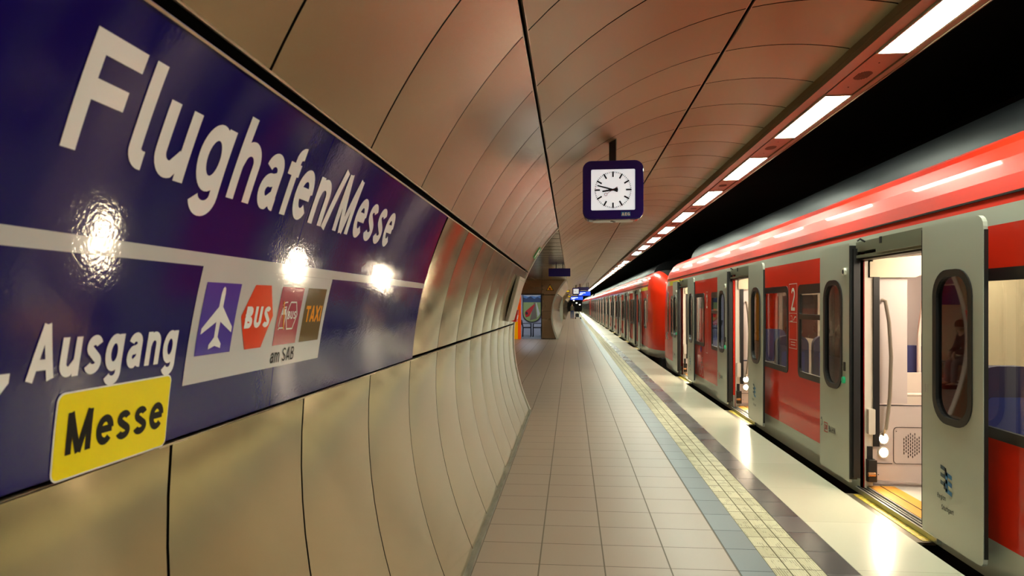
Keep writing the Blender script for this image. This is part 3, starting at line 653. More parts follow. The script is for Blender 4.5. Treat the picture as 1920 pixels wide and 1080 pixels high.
# ------------------------------------------------------------------ trains
XT = 2.52; XL = 2.42; XC = 3.94
def zz(v): return v + H
ZB, ZR, ZG, ZTOP = zz(-1.66), zz(-1.413), zz(.474), zz(.587)
WB, WT = zz(-.757), zz(.217)
LB, LT = zz(-1.553), zz(.534)
DTOP = zz(.50); FLZ = zz(-1.585)
ROOFP = [(0, .587), (.006, .640), (.02, .643), (.012, .655), (.035, .76), (.085, .88), (.155, .985), (.235, 1.05), (.33, 1.10)]
FAIR = [(.335, 1.10), (.355, 1.17), (.42, 1.29), (.54, 1.40), (.72, 1.48), (1.0, 1.53), (1.42, 1.55)]
def side_map(x): return lambda u, v, q: (x + q, u, v)
MESH = {}
def shared(key, fn, name, mats, parent, y=0, smooth=False):
    """build once (in local y), reuse the mesh for every later copy"""
    if key in MESH:
        o = bpy.data.objects.new(name, MESH[key]); COL.objects.link(o); o.parent = parent
    else:
        mb = MB(); fn(mb); o = mb.build(name, mats, parent, smooth); MESH[key] = o.data
    o.location = (0, y, 0); return o

def leaf(par, yo, sg, det):
    """door leaf in its open position; yo = edge at the opening, sg = direction away from the opening"""
    y0, y1 = (0, .70) if sg > 0 else (-.70, 0); k = 'a' if sg > 0 else 'b'
    cr = (0, .5, 1, 0) if sg > 0 else (.5, 0, 0, 1); yc = .37 * sg
    out = rrect(y0, y1, LB, LT, .07, 4, cr); inn = rrect(yc - .20, yc + .20, zz(-.75), zz(.20), .15, 7)
    nO = len(out)
    def f(mb):
        # panel with window hole: ring of matching counts
        inner = rrect(yc - .20, yc + .20, zz(-.75), zz(.20), .15, 4)
        mb.ring(out, inner, side_map(XL), 0, .026)
    o = shared('leaf' + k, f, 'door_leaf', T_GREY, par, yo)
    def fr(mb): mb.ring(rrect(yc - .225, yc + .225, zz(-.775), zz(.225), .17, 7), rrect(yc - .182, yc + .182, zz(-.73), zz(.18), .135, 7), side_map(XL), -.008, .032)
    shared('leaffr' + k, fr, 'window_frame', T_FRAME, o)
    def gl(mb): mb.prism(rrect(yc - .19, yc + .19, zz(-.74), zz(.19), .14, 7), side_map(XL), .012, .018)
    shared('leafgl' + k, gl, 'window_glass', G_DOOR, o)
    def seal(mb):
        mb.box(XL + .0, XL + .06, -.02 * sg if sg > 0 else 0, 0 if sg > 0 else .012, LB + .03, LT - .02)
        if sg > 0: mb.box(XL + .02, XL + .075, -.05, -.012, LB + .05, LT - .05)
    shared('leafse' + k, seal, 'edge_seal', T_BLK, o)
    def ed(mb): mb.box(XL + .004, XL + .026, y1 if sg > 0 else y0 - .006, y1 + .006 if sg > 0 else y0, LB + .05, LT - .09)
    shared('leafed' + k, ed, 'outer_seal', T_BLK, o)
    if det and sg > 0:
        b = MB(); b.prism(ell(.10, zz(-.67), .024, .03, 0, 345, 16), side_map(XL), -.02, 0); b.build('open_button', T_GRN, o)
        b = MB(); b.prism(rrect(.075, .115, zz(-.59), zz(-.51), .006), side_map(XL), -.005, 0); b.build('status_panel', T_BLK, o)
        b = MB(); b.prism(ell(.085, zz(.29), .03, .035, 0, 345, 16), side_map(XL), -.02, 0); q = b.build('door_lamp', mat('lamp_white', (220, 216, 200), .3), o)
        b = MB(); b.prism(ell(.085, zz(.29), .016, .02, 0, 345, 16), side_map(XL), -.022, -.02); b.build('door_lamp_lens', T_BLK, o)
        fn = lambda u, v: (XL - .0015, u, v)
        b = MB(); z0 = zz(-1.21); bx = [(.50, z0), (.50, z0 + .085), (.585, z0 + .085), (.585, z0), (.50, z0)]
        mir = lambda a, v: (XL - .0015, .585 - (a - .0), v)
        stroke(b, bx, .0045, fn, .1); lettering(b, 'DB', 0.012, .080, z0 + .02, .045, mir, W=.22, step=.2); b.build('railway_logo', mat('logo_red', (196, 40, 30), .4), o)
        b = MB(); lettering(b, 'BAHN', .10, .27, z0 + .015, .055, lambda a, v: (XL - .0015, .575 - a, v), W=.2, step=.2); b.build('logo_lettering', mat('dark_print', (40, 40, 44), .4), o)
        b = MB(); stroke(b, [(.655, zz(-1.17)), (.64, zz(-1.15)), (.64, zz(-1.11)), (.655, zz(-1.09)), (.67, zz(-1.11))], .006, fn, .1); b.build('speech_symbol', mat('dark_print', (40, 40, 44), .4), o)
    if det and sg < 0:
        fn = lambda a, v: (XL - .0015, -.235 - a, v); z0 = zz(-1.22)      # a runs to the right as seen from the platform
        dk = mat('logo_dark_teal', (44, 70, 84), .4); bl = mat('logo_blue', (20, 112, 172), .4)
        b = MB(); P = [(0, .17), (.06, .145), (.06, .115), (.095, .105)]
        for zo in (.145, .095, .045):
            b.add([fn(*p) for p in [(0, zo), (.07, zo - .012), (.07, zo + .014), (0, zo + .026)]], [(0, 1, 2, 3)])
        b.add([fn(*p) for p in [(.05, .10), (.072, .096), (.072, .150), (.05, .155)]], [(0, 1, 2, 3)]); b.add([fn(*p) for p in [(.04, .02), (.062, .016), (.062, .07), (.04, .074)]], [(0, 1, 2, 3)])
        for v_ in range(len(b.v)): b.v[v_] = (b.v[v_][0], b.v[v_][1], b.v[v_][2] + z0)
        b.build('region_logo_dark', dk, o)
        b = MB()
        for zo in (.11, .06, .005): b.add([fn(*p) for p in [(.06, zo), (.135, zo - .014), (.135, zo + .014), (.06, zo + .028)]], [(0, 1, 2, 3)])
        b.add([fn(*p) for p in [(.06, .01), (.085, .006), (.085, .13), (.06, .135)]], [(0, 1, 2, 3)])
        for v_ in range(len(b.v)): b.v[v_] = (b.v[v_][0] - .0004, b.v[v_][1], b.v[v_][2] + z0)
        b.build('region_logo_blue', bl, o)
        b = MB(); lettering(b, 'Region', -.04, .065, zz(-1.275), .032, fn, W=.16, step=.25); lettering(b, 'Stuttgart', .01, .155, zz(-1.34), .032, fn, W=.16, step=.25); b.build('region_lettering', mat('dark_print', (40, 40, 44), .4), o)
        b = MB(); b.prism([(-.045, zz(-.60)), (-.02, zz(-.60)), (-.02, zz(-.54)), (-.045, zz(-.54))], side_map(XL), -.002, 0); b.prism([(-.075, zz(-.60)), (-.05, zz(-.60)), (-.05, zz(-.54)), (-.075, zz(-.54))], side_map(XL), -.002, 0); b.build('info_sticker', mat('sticker_white', (180, 180, 170), .5), o)
    return o

def doorway(par, y0, y1, det, lit=True):
    """everything fixed around one opening between y0 and y1"""
    w_ = round(y1 - y0, 2); key = 'dw%s%s' % (w_, det)
    def jamb(mb):
        mb.box(XT - .0, XT + .03, -.02, 0, ZB + .02, DTOP + .03, 0); mb.box(XT, XT + .03, w_, w_ + .02, ZB + .02, DTOP + .03, 0)
        mb.box(XT + .03, XT + .10, -.03, 0, ZB + .02, DTOP, 1); mb.box(XT + .03, XT + .10, w_, w_ + .03, ZB + .02, DTOP, 1); mb.box(XT + .03, XT + .10, 0, w_, DTOP - .02, DTOP + .02, 1)
    shared(key + 'j', jamb, 'door_jamb', [T_DRED, T_INT], par, y0)
    def strip(mb): mb.box(XT + .10, XT + .15, w_ - .015, w_ + .03, FLZ + .35, zz(.24)); mb.box(XT + .05, XT + .09, w_ - .02, w_, FLZ + .2, FLZ + .35)
    shared(key + 's', strip, 'finger_guard', T_BLK, par, y0)
    def hdr(mb):
        mb.box(XT - .07, XT + .04, .02, w_ * .56, zz(.455), zz(.54), 0); mb.box(XT - .05, XT + .04, w_ * .56, w_ - .02, zz(.455), zz(.54), 0)
        mb.box(XT - .09, XT - .05, .0, w_ * .60, zz(.418), zz(.485), 0); mb.box(XT - .06, XT + .05, .0, w_, zz(.40), zz(.425), 0); mb.box(XT - .08, XT - .06, w_ * .55, w_ * .57, zz(.46), zz(.54), 1)
        mb.tube([(XT - .06, w_ - .22, zz(.53)), (XT - .08, w_ - .18, zz(.555)), (XT - .06, w_ - .08, zz(.55))], .008, 6, 1)
        mb.box(XT - .03, XT + .08, 0, w_, zz(.385), zz(.40), 1)
    shared(key + 'h', hdr, 'door_gear', [T_MECH, T_BLK], par, y0)
    def sill(mb):
        mb.box(XT - .03, XT + .06, -.05, w_ + .05, zz(-1.64), zz(-1.60), 0); mb.box(XT - .012, XT + .0, -.05, w_ + .05, zz(-1.60), zz(-1.594), 1); mb.box(XT + .02, XT + .03, -.05, w_ + .05, zz(-1.60), zz(-1.596), 1)
        mb.box(XT + .06, XT + .28, 0, w_, FLZ - .02, FLZ + .004, 2); mb.box(XT + .16, XT + .166, .15, w_, FLZ + .004, FLZ + .007, 1)
    shared(key + 'i', sill, 'threshold', [T_ALU, T_UND, T_STEP], par, y0)
    def step(mb):
        mb.box(XP + .015, XT - .01, .0, w_ - .02, zz(-1.665), zz(-1.645), 0); mb.box(XP + .07, XT - .03, .02, w_ - .06, zz(-1.645), zz(-1.641), 1)
    shared(key + 't', step, 'sliding_step', [mat('step_grey', (110, 100, 84), .4, .5), T_STEPY], par, y0)
    shared('vestl%s' % w_, lambda mb: mb.box(XT + .55, XT + .75, .25, w_ - .25, zz(.535), zz(.55)), 'vestibule_fill_lamp', E_TRAIN, par, y0)  # extra lamp added at each door to brighten the vestibule
    # screen beside the door, on the far side (larger y); mirrored screen on the near side is hidden by the leaf
    def screen(mb, s=1, o=0):
        Y = lambda a: o + s * a
        ya, yb = sorted((Y(.03), Y(.075)))
        mb.box(XT + .12, XT + .40, ya, yb, FLZ + .72, zz(.24), 0)
        pts = [(XT + .10, FLZ + .06), (XT + .78, FLZ + .02), (XT + .78, FLZ + .62), (XT + .74, FLZ + .68), (XT + .62, FLZ + .70), (XT + .10, FLZ + .71)]
        ya, yb = sorted((Y(.0), Y(.09))); mb.prism(pts, lambda u, v, q: (u, q, v), ya, yb, 0)
    scr = shared(key + 'p', lambda mb: screen(mb, 1, w_), 'draught_screen', [T_INT2], par, y0)
    def blk(mb): mb.prism([(XT + .06, zz(.39)), (XT + .06, zz(.235)), (XT + .45, zz(.235)), (XT + .60, zz(.30)), (XT + .75, zz(.40)), (XT + .9, zz(.46))], lambda u, v, q: (u, q, v), w_ + .0, w_ + .12); mb.box(XT + .07, XT + .13, w_ - .015, w_, zz(.24), zz(.375))
    shared(key + 'k', blk, 'overhead_box', T_BEIGE, par, y0)
    def rail(mb):
        mb.tube([(XT + .19, w_ + .02, zz(.04)), (XT + .19, w_ - .03, zz(.03)), (XT + .21, w_ - .055, zz(-.15)), (XT + .225, w_ - .06, zz(-.45)), (XT + .215, w_ - .06, zz(-.8)), (XT + .19, w_ - .045, zz(-1.08)), (XT + .175, w_ - .02, zz(-1.13)), (XT + .175, w_ + .02, zz(-1.13))], .016, 8)
    shared(key + 'r', rail, 'grab_rail', T_TUBE, scr, 0, True)
    if det:
        def ventp(mb):
            mb.ring(rrect(XT + .27, XT + .60, FLZ + .20, FLZ + .52, .03, 4), rrect(XT + .274, XT + .596, FLZ + .204, FLZ + .516, .028, 4), lambda u, v, q: (u, w_ - q, v), -.002, .004)
            for i in range(8):
                for j in range(7):
                    z = FLZ + .255 + j * .030 + (.015 if i % 2 else 0)
                    if 0 < j < 6 or i in (2, 3, 4, 5): mb.box(XT + .355 + i * .018, XT + .361 + i * .018, w_ - .004, w_ - .001, z, z + .020)
            for dx, dz in ((.29, .48), (.57, .48), (.56, .08), (.14, .1)): mb.box(XT + dx, XT + dx + .008, w_ - .004, w_ - .001, FLZ + dz, FLZ + dz + .008)
        shared(key + 'v', ventp, 'vent_grille', mat('grille_dark', (70, 60, 54), .5), scr)
        def seam(mb): mb.box(XT + .10, XT + .74, w_ - .003, w_ + .001, FLZ + .705, FLZ + .712); mb.box(XT + .12, XT + .26, w_ - .006, w_, FLZ + .20, FLZ + .205)
        shared(key + 'm', seam, 'panel_seam', T_BLK, scr)
        def mech(mb):
            mb.box(XT + .04, XT + .11, w_ - .06, w_ - .0, FLZ + .05, FLZ + .24, 1)
            mb.tube([(XT + .03, w_ - .07, FLZ + .12), (XT + .09, w_ - .07, FLZ + .12)], .018, 8, 2)
        shared(key + 'n', mech, 'door_lock', [T_INT, T_BLK, mat('brass', (170, 130, 90), .3, .9)], scr)
    if det: shared(key + 'q', lambda mb: mb.prism(rrect(XT + .045, XT + .10, FLZ + .46, FLZ + .68, .01), lambda u, v, q: (u, w_ - q, v), .0, .05), 'emergency_handle_box', T_INT, scr)
    for z in (FLZ + .42, FLZ + .30):
        def housing(mb): mb.ring(ell(XT + .185, z, .046, .052, 0, 342, 19), ell(XT + .185, z, .036, .042, 0, 342, 19), lambda u, v, q: (u, w_ - q, v), 0, .014)
        shared(key + 'o%d' % (z * 100), housing, 'lamp_bezel', T_INT, scr)
        def lamp(mb): mb.prism(ell(XT + .185, z, .036 if z > FLZ + .4 else .03, .04 if z > FLZ + .4 else .03, 0, 342, 19), lambda u, v, q: (u, w_ - q, v), 0, .006)
        if lit: shared(key + 'l%d' % (z * 100), lamp, 'step_lamp', E_DOOR, scr)

def window(par, y0, y1, sash):
    w_ = round(y1 - y0, 2)
    def fr(mb):
        mb.ring(rrect(0, w_, WB - .045, WT + .0, .07, 5), rrect(.05, w_ - .05, WB + .02, WT - .075, .045, 5), side_map(XT), -.006, .02)
        if sash: mb.box(XT - .006, XT + .02, .05, w_ - .05, zz(-.16), zz(-.115)); mb.ring(rrect(.05, w_ - .05, zz(-.13), WT - .075, .03, 5), rrect(.075, w_ - .075, zz(-.105), WT - .1, .02, 5), side_map(XT), -.012, .01)
    o = shared('wf%s%s' % (w_, sash), fr, 'window', T_FRAME, par, y0)
    shared('wg%s' % w_, lambda mb: mb.prism(rrect(.04, w_ - .04, WB + .01, WT - .065, .05, 5), side_map(XT), .004, .010), 'pane', G_WIN, o)
    return o
def side_wall(par, ya, yb, holes, name='side_panel'):
    """holes: (y0, y1, z0, z1)"""
    ys = sorted({round(v, 4) for h in holes for v in h[:2] if ya <= v <= yb} | {ya, yb}); zs = sorted({ZB, ZR, WB - .02, WT - .02, ZG, ZTOP, DTOP})
    mb = MB()
    for i in range(len(ys) - 1):
        for j in range(len(zs) - 1):
            cy = (ys[i] + ys[i + 1]) / 2; cz = (zs[j] + zs[j + 1]) / 2
            if any(h[0] < cy < h[1] and h[2] < cz < h[3] for h in holes): continue
            mi = 0 if ZR < cz < ZG else 1
            mb.box(XT, XT + .02, ys[i], ys[i + 1], zs[j], zs[j + 1], mi)
    return mb.build(name, [T_RED, T_GREY], par)
def roof(par, ya, yb):
    mb = MB()
    def ext(P, mi, mir=False):
        for (a, z1), (b, z2) in zip(P, P[1:]):
            f = (lambda d: 2 * XC - XT - d) if mir else (lambda d: XT + d)
            mb.quad((f(a), ya, zz(z1)), (f(b), ya, zz(z2)), (f(b), yb, zz(z2)), (f(a), yb, zz(z1)), mi)
    ext(ROOFP, 0); ext(ROOFP, 0, True)
    o = mb.build('roof_dome', T_RED, par, smooth=True)
    g = MB(); g.box(XT - .004, XT + .012, ya, yb, zz(.641), zz(.653)); k = ya + 1.0
    g.build('rain_gutter', T_DRED if False else T_BLK, par)
    return o
def fairing(par, ya, yb, seams=True):
    mb = MB(); pf = FAIR + [(2 * (XC - XT) - a, z) for a, z in reversed(FAIR[:-1])]
    n = len(pf); vs = [(XT + a, y, zz(z)) for y in (ya, yb) for a, z in pf]
    mb.add(vs, [(i, i + 1, n + i + 1, n + i) for i in range(n - 1)] + [tuple(range(n)), tuple(range(n, 2 * n))])
    o = mb.build('roof_fairing', T_ROOF, par, smooth=True)
    if seams:
        b = MB(); y = ya + 1.3
        while y < yb - .5:
            for (a, z1), (c, z2) in zip(FAIR[:4], FAIR[1:5]): b.quad((XT + a - .004, y, zz(z1)), (XT + c - .004, y, zz(z2) + .003), (XT + c - .004, y + .012, zz(z2) + .003), (XT + a - .004, y + .012, zz(z1)))
            y += 2.15
        b.build('fairing_joint', T_UND, o)
def underframe(par, ya, yb):
    mb = MB(); mb.box(XT + .06, 2 * XC - XT - .06, ya, yb, -.62, ZB + .01); mb.box(XT + .10, XT + .5, ya + 1, yb - 1, -.8, -.5)
    return mb.build('underframe', T_UND, par)
def interior(par, ya, yb, det, doors):
    b = MB(); b.box(XT + .05, 2 * XC - XT - .05, ya, yb, FLZ - .05, FLZ); b.build('saloon_floor', T_FLOORI, par)
    XR = 2 * XC - XT
    b = MB(); zs = [FLZ, WB, WT, zz(.5)]
    b.box(XR - .05, XR, ya, yb, ZB, WB, 0); b.box(XR - .05, XR, ya, yb, WT, zz(.62), 0)
    y = ya
    while y < yb: b.box(XR - .05, XR, y, min(y + .28, yb), WB, WT, 0); y += 1.4
    b.box(XR - .03, XR - .02, ya, yb, WB, WT, 1)
    b.box(XR - .02, XR, ya, yb, ZB, ZTOP, 2)
    b.build('far_wall', [T_INT, mat('night_glass', (18, 16, 22), .08), T_RED], par)
    b = MB()
    for (x0, z0), (x1, z1) in zip([(XT + .04, .40), (XT + .25, .52), (XT + .7, .60), (XC, .63)], [(XT + .25, .52), (XT + .7, .60), (XC, .63), (XR - .04, .50)]):
        b.quad((x0, ya, zz(z0)), (x1, ya, zz(z1)), (x1, yb, zz(z1)), (x0, yb, zz(z0)))
    b.build('saloon_ceiling', T_INT, par)
    y = ya + .4; i = 0
    while y < yb - 1.2:
        shared('saloonlamp', lambda mb: mb.box(XC - .35, XC - .2, 0, 1.0, zz(.585), zz(.60)), 'saloon_lamp', E_TRAIN, par, y); y += 2.2 if det else 4.4
def seats(par, ys, x, rz=0):
    """pairs of seats across the train side; facing +-y"""
    for y, fc in ys:
        key = 'seat%d' % fc
        def f(mb, fc=fc):
            for k in (0, 1):
                xo = x + k * .47
                mb.prism(rrect(xo, xo + .43, FLZ + .42, FLZ + .52, .03), lambda u, v, q: (u, q, v), -.22, .24, 0)
                yb_ = -.26 * fc
                mb.prism(rrect(xo + .01, xo + .42, FLZ + .48, FLZ + 1.18, .12), lambda u, v, q: (u, yb_ + q, v), -.04, .05, 0)
                mb.prism(rrect(xo + .07, xo + .36, FLZ + .58, FLZ + .98, .03), lambda u, v, q: (u, yb_ + fc * .055 + q, v), -.003, .003, 1)
            mb.box(x + .2, x + .7, -.1, .1, FLZ, FLZ + .42, 2)
        shared(key + str(x), f, 'seat_pair', [T_SEAT, T_SEAT2, T_INT2], par, y)
def nose(par, tip, sg):
    """sg=+1: body extends to +y from the tip"""
    Q = [0, .06, .15, .28, .45, .65, .85, 1.0]; LEN = 2.1
    def hw(q): return 1.42 * (0.58 + .42 * (1 - (1 - q) ** 2.6) ** .8) if q > 0 else 1.42 * .55
    def top(q): return .05 + (1.10 - .05) * (1 - (1 - q) ** 2.2) ** .75 if q > 0 else .0
    mb = MB(); rows = []
    zband = [-1.66, -1.413, -.9, -.2]
    for q in Q:
        w_ = hw(q); t = top(q); y = tip + sg * q * LEN; row = []
        tuck = .10 * (1 - q)
        for z in zband: row.append((w_ - (tuck if z < -1.5 else 0), z))
        for z in (.1, .35, .474, .587): row.append((w_ - (1 - q) * .12 * max(0, z + .2), -.2 + (z + .2) * (t + .2) / 1.3))
        for a, z in ROOFP[4:]: row.append(((w_ - a) - (1 - q) * .1 - (1 - q) * .05, -.2 + (z + .2) * (t + .2) / 1.3))
        row.append((.6 * w_, -.2 + (1.13 + .2) * (t + .2) / 1.3)); row.append((0, -.2 + (1.15 + .2) * (t + .2) / 1.3))
        rows.append((y, row))
    n = len(rows[0][1])
    for side in (-1, 1):
        vs = [(XC + side * a, y, zz(z)) for y, r_ in rows for a, z in r_]
        fs = []; o = len(mb.v); mb.v += vs
        for i in range(len(rows) - 1):
            for j in range(n - 1):
                mb.f.append((o + i * n + j, o + i * n + j + 1, o + (i + 1) * n + j + 1, o + (i + 1) * n + j)); mb.m.append(1 if j < 1 else (2 if j >= n - 3 else 0))
    # closing front face
    y, r_ = rows[0]
    for j in range(n - 1):
        (a0, z0), (a1, z1) = r_[j], r_[j + 1]
        mb.add([(XC - a0, y, zz(z0)), (XC + a0, y, zz(z0)), (XC + a1, y, zz(z1)), (XC - a1, y, zz(z1))], [(0, 1, 2, 3)], 1 if j < 1 else (2 if j >= 5 else 0))
    o = mb.build('nose', [painted('nose_red_lit', (232, 44, 14), .4, .35), T_GREY, T_UND], par, smooth=True)  # brighter copy of the train red, light on the nose put into the colour
    b = MB(); b.box(XC - 1.2, XC + 1.2, *sorted((tip + sg * .15, tip + sg * LEN)), -.6, ZB + .02); b.build('bow_skirt', T_UND, o)
    b = MB(); b.box(XC - .16, XC + .16, *sorted((tip - sg * .22, tip + sg * .3)), -.30, .02); b.build('coupler', T_UND, o)
    return o

def section(par, ya, yb, doors, windows, det):
    holes = [(d[0], d[1], ZB + .04, DTOP) for d in doors] + [(w_[0] + .03, w_[1] - .03, WB - .02, WT - .02) for w_ in windows]
    side_wall(par, ya, yb, holes); roof(par, ya, yb); underframe(par, ya, yb)
    interior(par, ya, yb, det, doors)
    for i, d in enumerate(doors):
        doorway(par, d[0], d[1], det and i < 3, True); leaf(par, d[0] + .0, -1, det); leaf(par, d[1] - .0, 1, det)
    for w_ in windows: window(par, *w_)

# --- near unit
NT = 20.3
tr = thing('commuter_train', 'near red and grey commuter train with its double doors open', 'train', (0, 0, 0), 0, 'coupled commuter trains at the platform')
doors = [(4.95, 6.2), (9.6, 10.9), (14.5, 15.9)]
wins = [(-1.6, -.4, True), (3.2, 4.5, False), (6.80, 7.85, True), (8.20, 9.25, False), (11.5, 12.58, True), (13.22, 14.2, False), (16.9, 17.6, False)]
section(tr, -3.2, 18.2, doors, wins, True)
fairing(tr, -3.2, 16.6)
nose(tr, NT, -1)
seats(tr, [(7.35, 1), (8.9, -1), (11.9, 1), (13.5, -1)], XT + .12)
seats(tr, [(7.7, -1), (8.6, 1), (3.4, 1), (4.2, -1)], XC + .32); seats(tr, [(4.5, -1)], XT + .12)
b = MB(); b.box(XC - .25, 2 * XC - XT - .06, 6.6, 6.64, FLZ, zz(.5)); b.build('vestibule_partition', T_BEIGE, tr)
b = MB(); b.box(XT - .003, XT, 15.75, 17.75, ZG, ZTOP); b.build('yellow_band', T_YEL, tr)
b = MB(); b.prism(rrect(18.0 - .0, 18.19, zz(-.72), zz(.33), .07), side_map(XT), -.006, 0); b.build('cab_side_window', mat('cab_glass', (16, 18, 22), .08), tr)
b = MB(); b.tube([(XT - .02, 18.04, zz(-.72)), (XT - .05, 18.04, zz(-.8)), (XT - .02, 18.04, zz(-.9))], .02, 6); b.build('cab_door_handle', T_ALU, tr)
fn = lambda yc: (lambda a, v: (XT - .0015, yc - a, v))
b = MB(); f_ = fn(8.165)
stroke(b, [(0, zz(.235)), (0, zz(-.50)), (.27, zz(-.50)), (.27, zz(.235)), (0, zz(.235))], .003, f_, 1)
stroke(b, [(0, zz(-.10)), (.27, zz(-.10))], .0025, f_, 1); stroke(b, [(0, zz(-.20)), (.27, zz(-.20))], .0025, f_, 1); stroke(b, [(0, zz(-.40)), (.27, zz(-.40))], .0025, f_, 1)
stroke(b, [(.04, zz(-.19)), (.12, zz(-.19)), (.10, zz(-.13)), (.05, zz(-.13))], .004, f_, 1); stroke(b, [(.15, zz(-.18)), (.2, zz(-.14)), (.24, zz(-.14))], .006, f_, 1)
for k in range(2): stroke(b, [(.06, zz(-.43 - k * .03)), (.22, zz(-.43 - k * .03))], .004, f_, 1)
lettering(b, '2', .055, .22, zz(-.07), .26, f_, W=.14, step=.1); b.build('class_marking', T_WHITE, tr)
b = MB(); f_ = fn(13.05 + .02); stroke(b, [(0, zz(.235)), (0, zz(-.9)), (.16, zz(-.9)), (.16, zz(.235)), (0, zz(.235))], .004, f_, 1); lettering(b, '2', .02, .145, zz(-.07), .26, f_, W=.16, step=.1)
f_ = fn(13.75)
for cx in (.10, .36): stroke(b, ell(cx, zz(-1.28), .09, .09), .007, f_, 1)
stroke(b, [(.10, zz(-1.28)), (.17, zz(-1.12)), (.32, zz(-1.12)), (.36, zz(-1.28)), (.30, zz(-1.03)), (.36, zz(-1.02))], .007, f_, 1); stroke(b, [(.17, zz(-1.12)), (.23, zz(-1.28)), (.32, zz(-1.12))], .006, f_, 1)
b.build('bicycle_marking', T_WHITE, tr)
b = MB(); b.prism(ell(13.58, zz(-.87), .06, .06, 0, 330, 11), side_map(XT), -.002, 0); b.build('accessible_marking', mat('marking_blue', (30, 50, 150), .4), tr)
# saloon extras seen through the near door: arched pole, red extinguisher box
b = MB(); b.tube([(XC - .55, 7.0, FLZ), (XC - .55, 7.0, zz(-.3)), (XC - .5, 7.0, zz(.1)), (XC - .3, 7.0, zz(.42)), (XC, 7.0, zz(.58))], .02, 8); b.build('arched_pole', T_INT, tr, smooth=True)
b = MB(); b.box(XC - .74, XC - .665, 7.05, 7.15, zz(-.08), zz(.13)); b.build('red_box', T_REDP, tr)
b = MB(); b.tube([(XT + .45, 6.5, zz(-.82)), (XC + .3, 6.5, zz(-.82))], .016, 8); b.build('knee_rail', T_INT, tr)
b = MB(); b.box(XT + .42, XC + .4, 6.92, 6.95, FLZ, zz(-.66)); b.build('seat_side_panel', T_INT, tr)
b = MB(); b.box(XC - .7, XC + 1.3, 9.2, 9.25, FLZ, zz(.55)); b.build('saloon_partition', T_INT2, tr)

# --- middle and far units
def far_unit(y_tip, label, n):
    t = thing('commuter_train', label, 'train', (0, 0, 0), 0, 'coupled commuter trains at the platform')
    ds = []; ws = []; 
    for i in range(n):
        c = y_tip + 5.1 + i * 4.83; ds.append((c - .65, c + .65))
        if i < n - 1: ws += [(c + 1.28, c + 2.33, True), (c + 2.55, c + 3.60, False)]
    end = ds[-1][1] + 2.0
    ws.append((y_tip + 2.5, y_tip + 3.3, False))
    section(t, y_tip + 2.1, end + .05, ds, ws, False); fairing(t, y_tip + 3.2, end - 1.2, False)
    nose(t, y_tip, 1); nose(t, end + 2.1, -1)
    b = MB(); b.prism(rrect(y_tip + 2.12, y_tip + 2.3, zz(-.6), zz(.33), .07), side_map(XT), -.006, 0); b.build('cab_side_window', mat('cab_glass', (16, 18, 22), .08), t)
    b = MB(); b.box(XT - .003, XT, y_tip + 2.1, y_tip + 4.2, ZG, ZTOP); b.build('yellow_band', T_YEL, t)
    return end + 2.1
e1 = far_unit(20.75, 'middle red commuter train, its bright rounded nose behind the near train', 13)
e2 = far_unit(e1 + .5, 'farthest red commuter train, beyond the middle one at the tunnel end', 13)

# ------------------------------------------------------------------ things along the platform
# hanging blank sign
t = thing('hanging_sign', 'plain navy sign hanging under the niche ceiling', 'sign', (-.35, 20.5, H + .96))
b = MB(); b.prism(rrect(-.325, .325, -.12, .12, .006), lambda u, v, q: (u, q, v), -.04, .04); b.build('box', painted('sign_navy', (38, 28, 98), .3, .4), t)
for x in (-.1, .1):
    b = MB(); b.box(x - .012, x + .012, -.012, .012, .12, .2); b.build('hanger', T_BLK, t)
# framed timetable case on the left wall and the red box
t = thing('timetable_case', 'slanted white timetable case on the left wall near the niche', 'display case', (0, 0, 0))
def case_pt(y, a, off): return onwall(y, a, off)
def slab(mb, y0, y1, a0, a1, o0, o1, mi=0):
    P = [onwall(y, a, 0) for y in (y0, y1) for a in (a0, a1)]; x0, z0, nx0, nz0 = prof((a0 + a1) / 2)
    # straight slab on the chord
    A = Vector(onwall(0, a0, 0)); B = Vector(onwall(0, a1, 0)); n = Vector((nx0, 0, nz0))
    vs = []
    for y in (y0, y1):
        for p in (A, B):
            for o in (o0, o1): q = p + n * o; vs.append((q.x, y, q.z))
    mb.add(vs, [(0, 1, 3, 2), (4, 6, 7, 5), (0, 4, 5, 1), (2, 3, 7, 6), (0, 2, 6, 4), (1, 5, 7, 3)], mi)
b = MB(); slab(b, 8.96, 9.90, 1.455, 2.075, .0, .045); b.build('casing', mat('case_aluminium', (196, 192, 176), .4, .3), t)
b = MB(); slab(b, 9.0, 9.86, 1.49, 2.04, .045, .048); b.build('poster', mat('poster_white', (232, 232, 228), .3), t)
b = MB(); slab(b, 9.0, 9.86, 1.96, 2.04, .048, .050); b.build('header', mat('poster_green', (90, 160, 110), .4), t)
b = MB(); slab(b, 9.1, 9.76, 1.70, 1.712, .048, .050); slab(b, 9.1, 9.76, 1.62, 1.626, .048, .050); slab(b, 9.1, 9.5, 1.82, 1.826, .048, .050); b.build('print', mat('poster_grey', (150, 150, 150), .4), t)
b = MB(); slab(b, 8.945, 8.96, 1.455, 2.075, .0, .035); b.build('side_face', mat('case_side', (150, 146, 132), .5, .2), t)
t = thing('alarm_box', 'small red box on the left wall below the timetable case', 'alarm', (0, 0, 0))
b = MB(); slab(b, 10.08, 10.36, 1.42, 1.60, -.01, .06); b.build('body', T_REDP, t)
b = MB(); slab(b, 10.12, 10.32, 1.46, 1.52, .06, .064); b.build('label_plate', T_WHITE, t)
t = thing('exit_sticker', 'small green and white escape route sign on the wall edge', 'sign', (0, 0, 0))
b = MB(); slab(b, 10.0, 10.36, 2.42, 2.60, -.01, .012); b.build('plate', mat('escape_green', (60, 150, 90), .5), t)
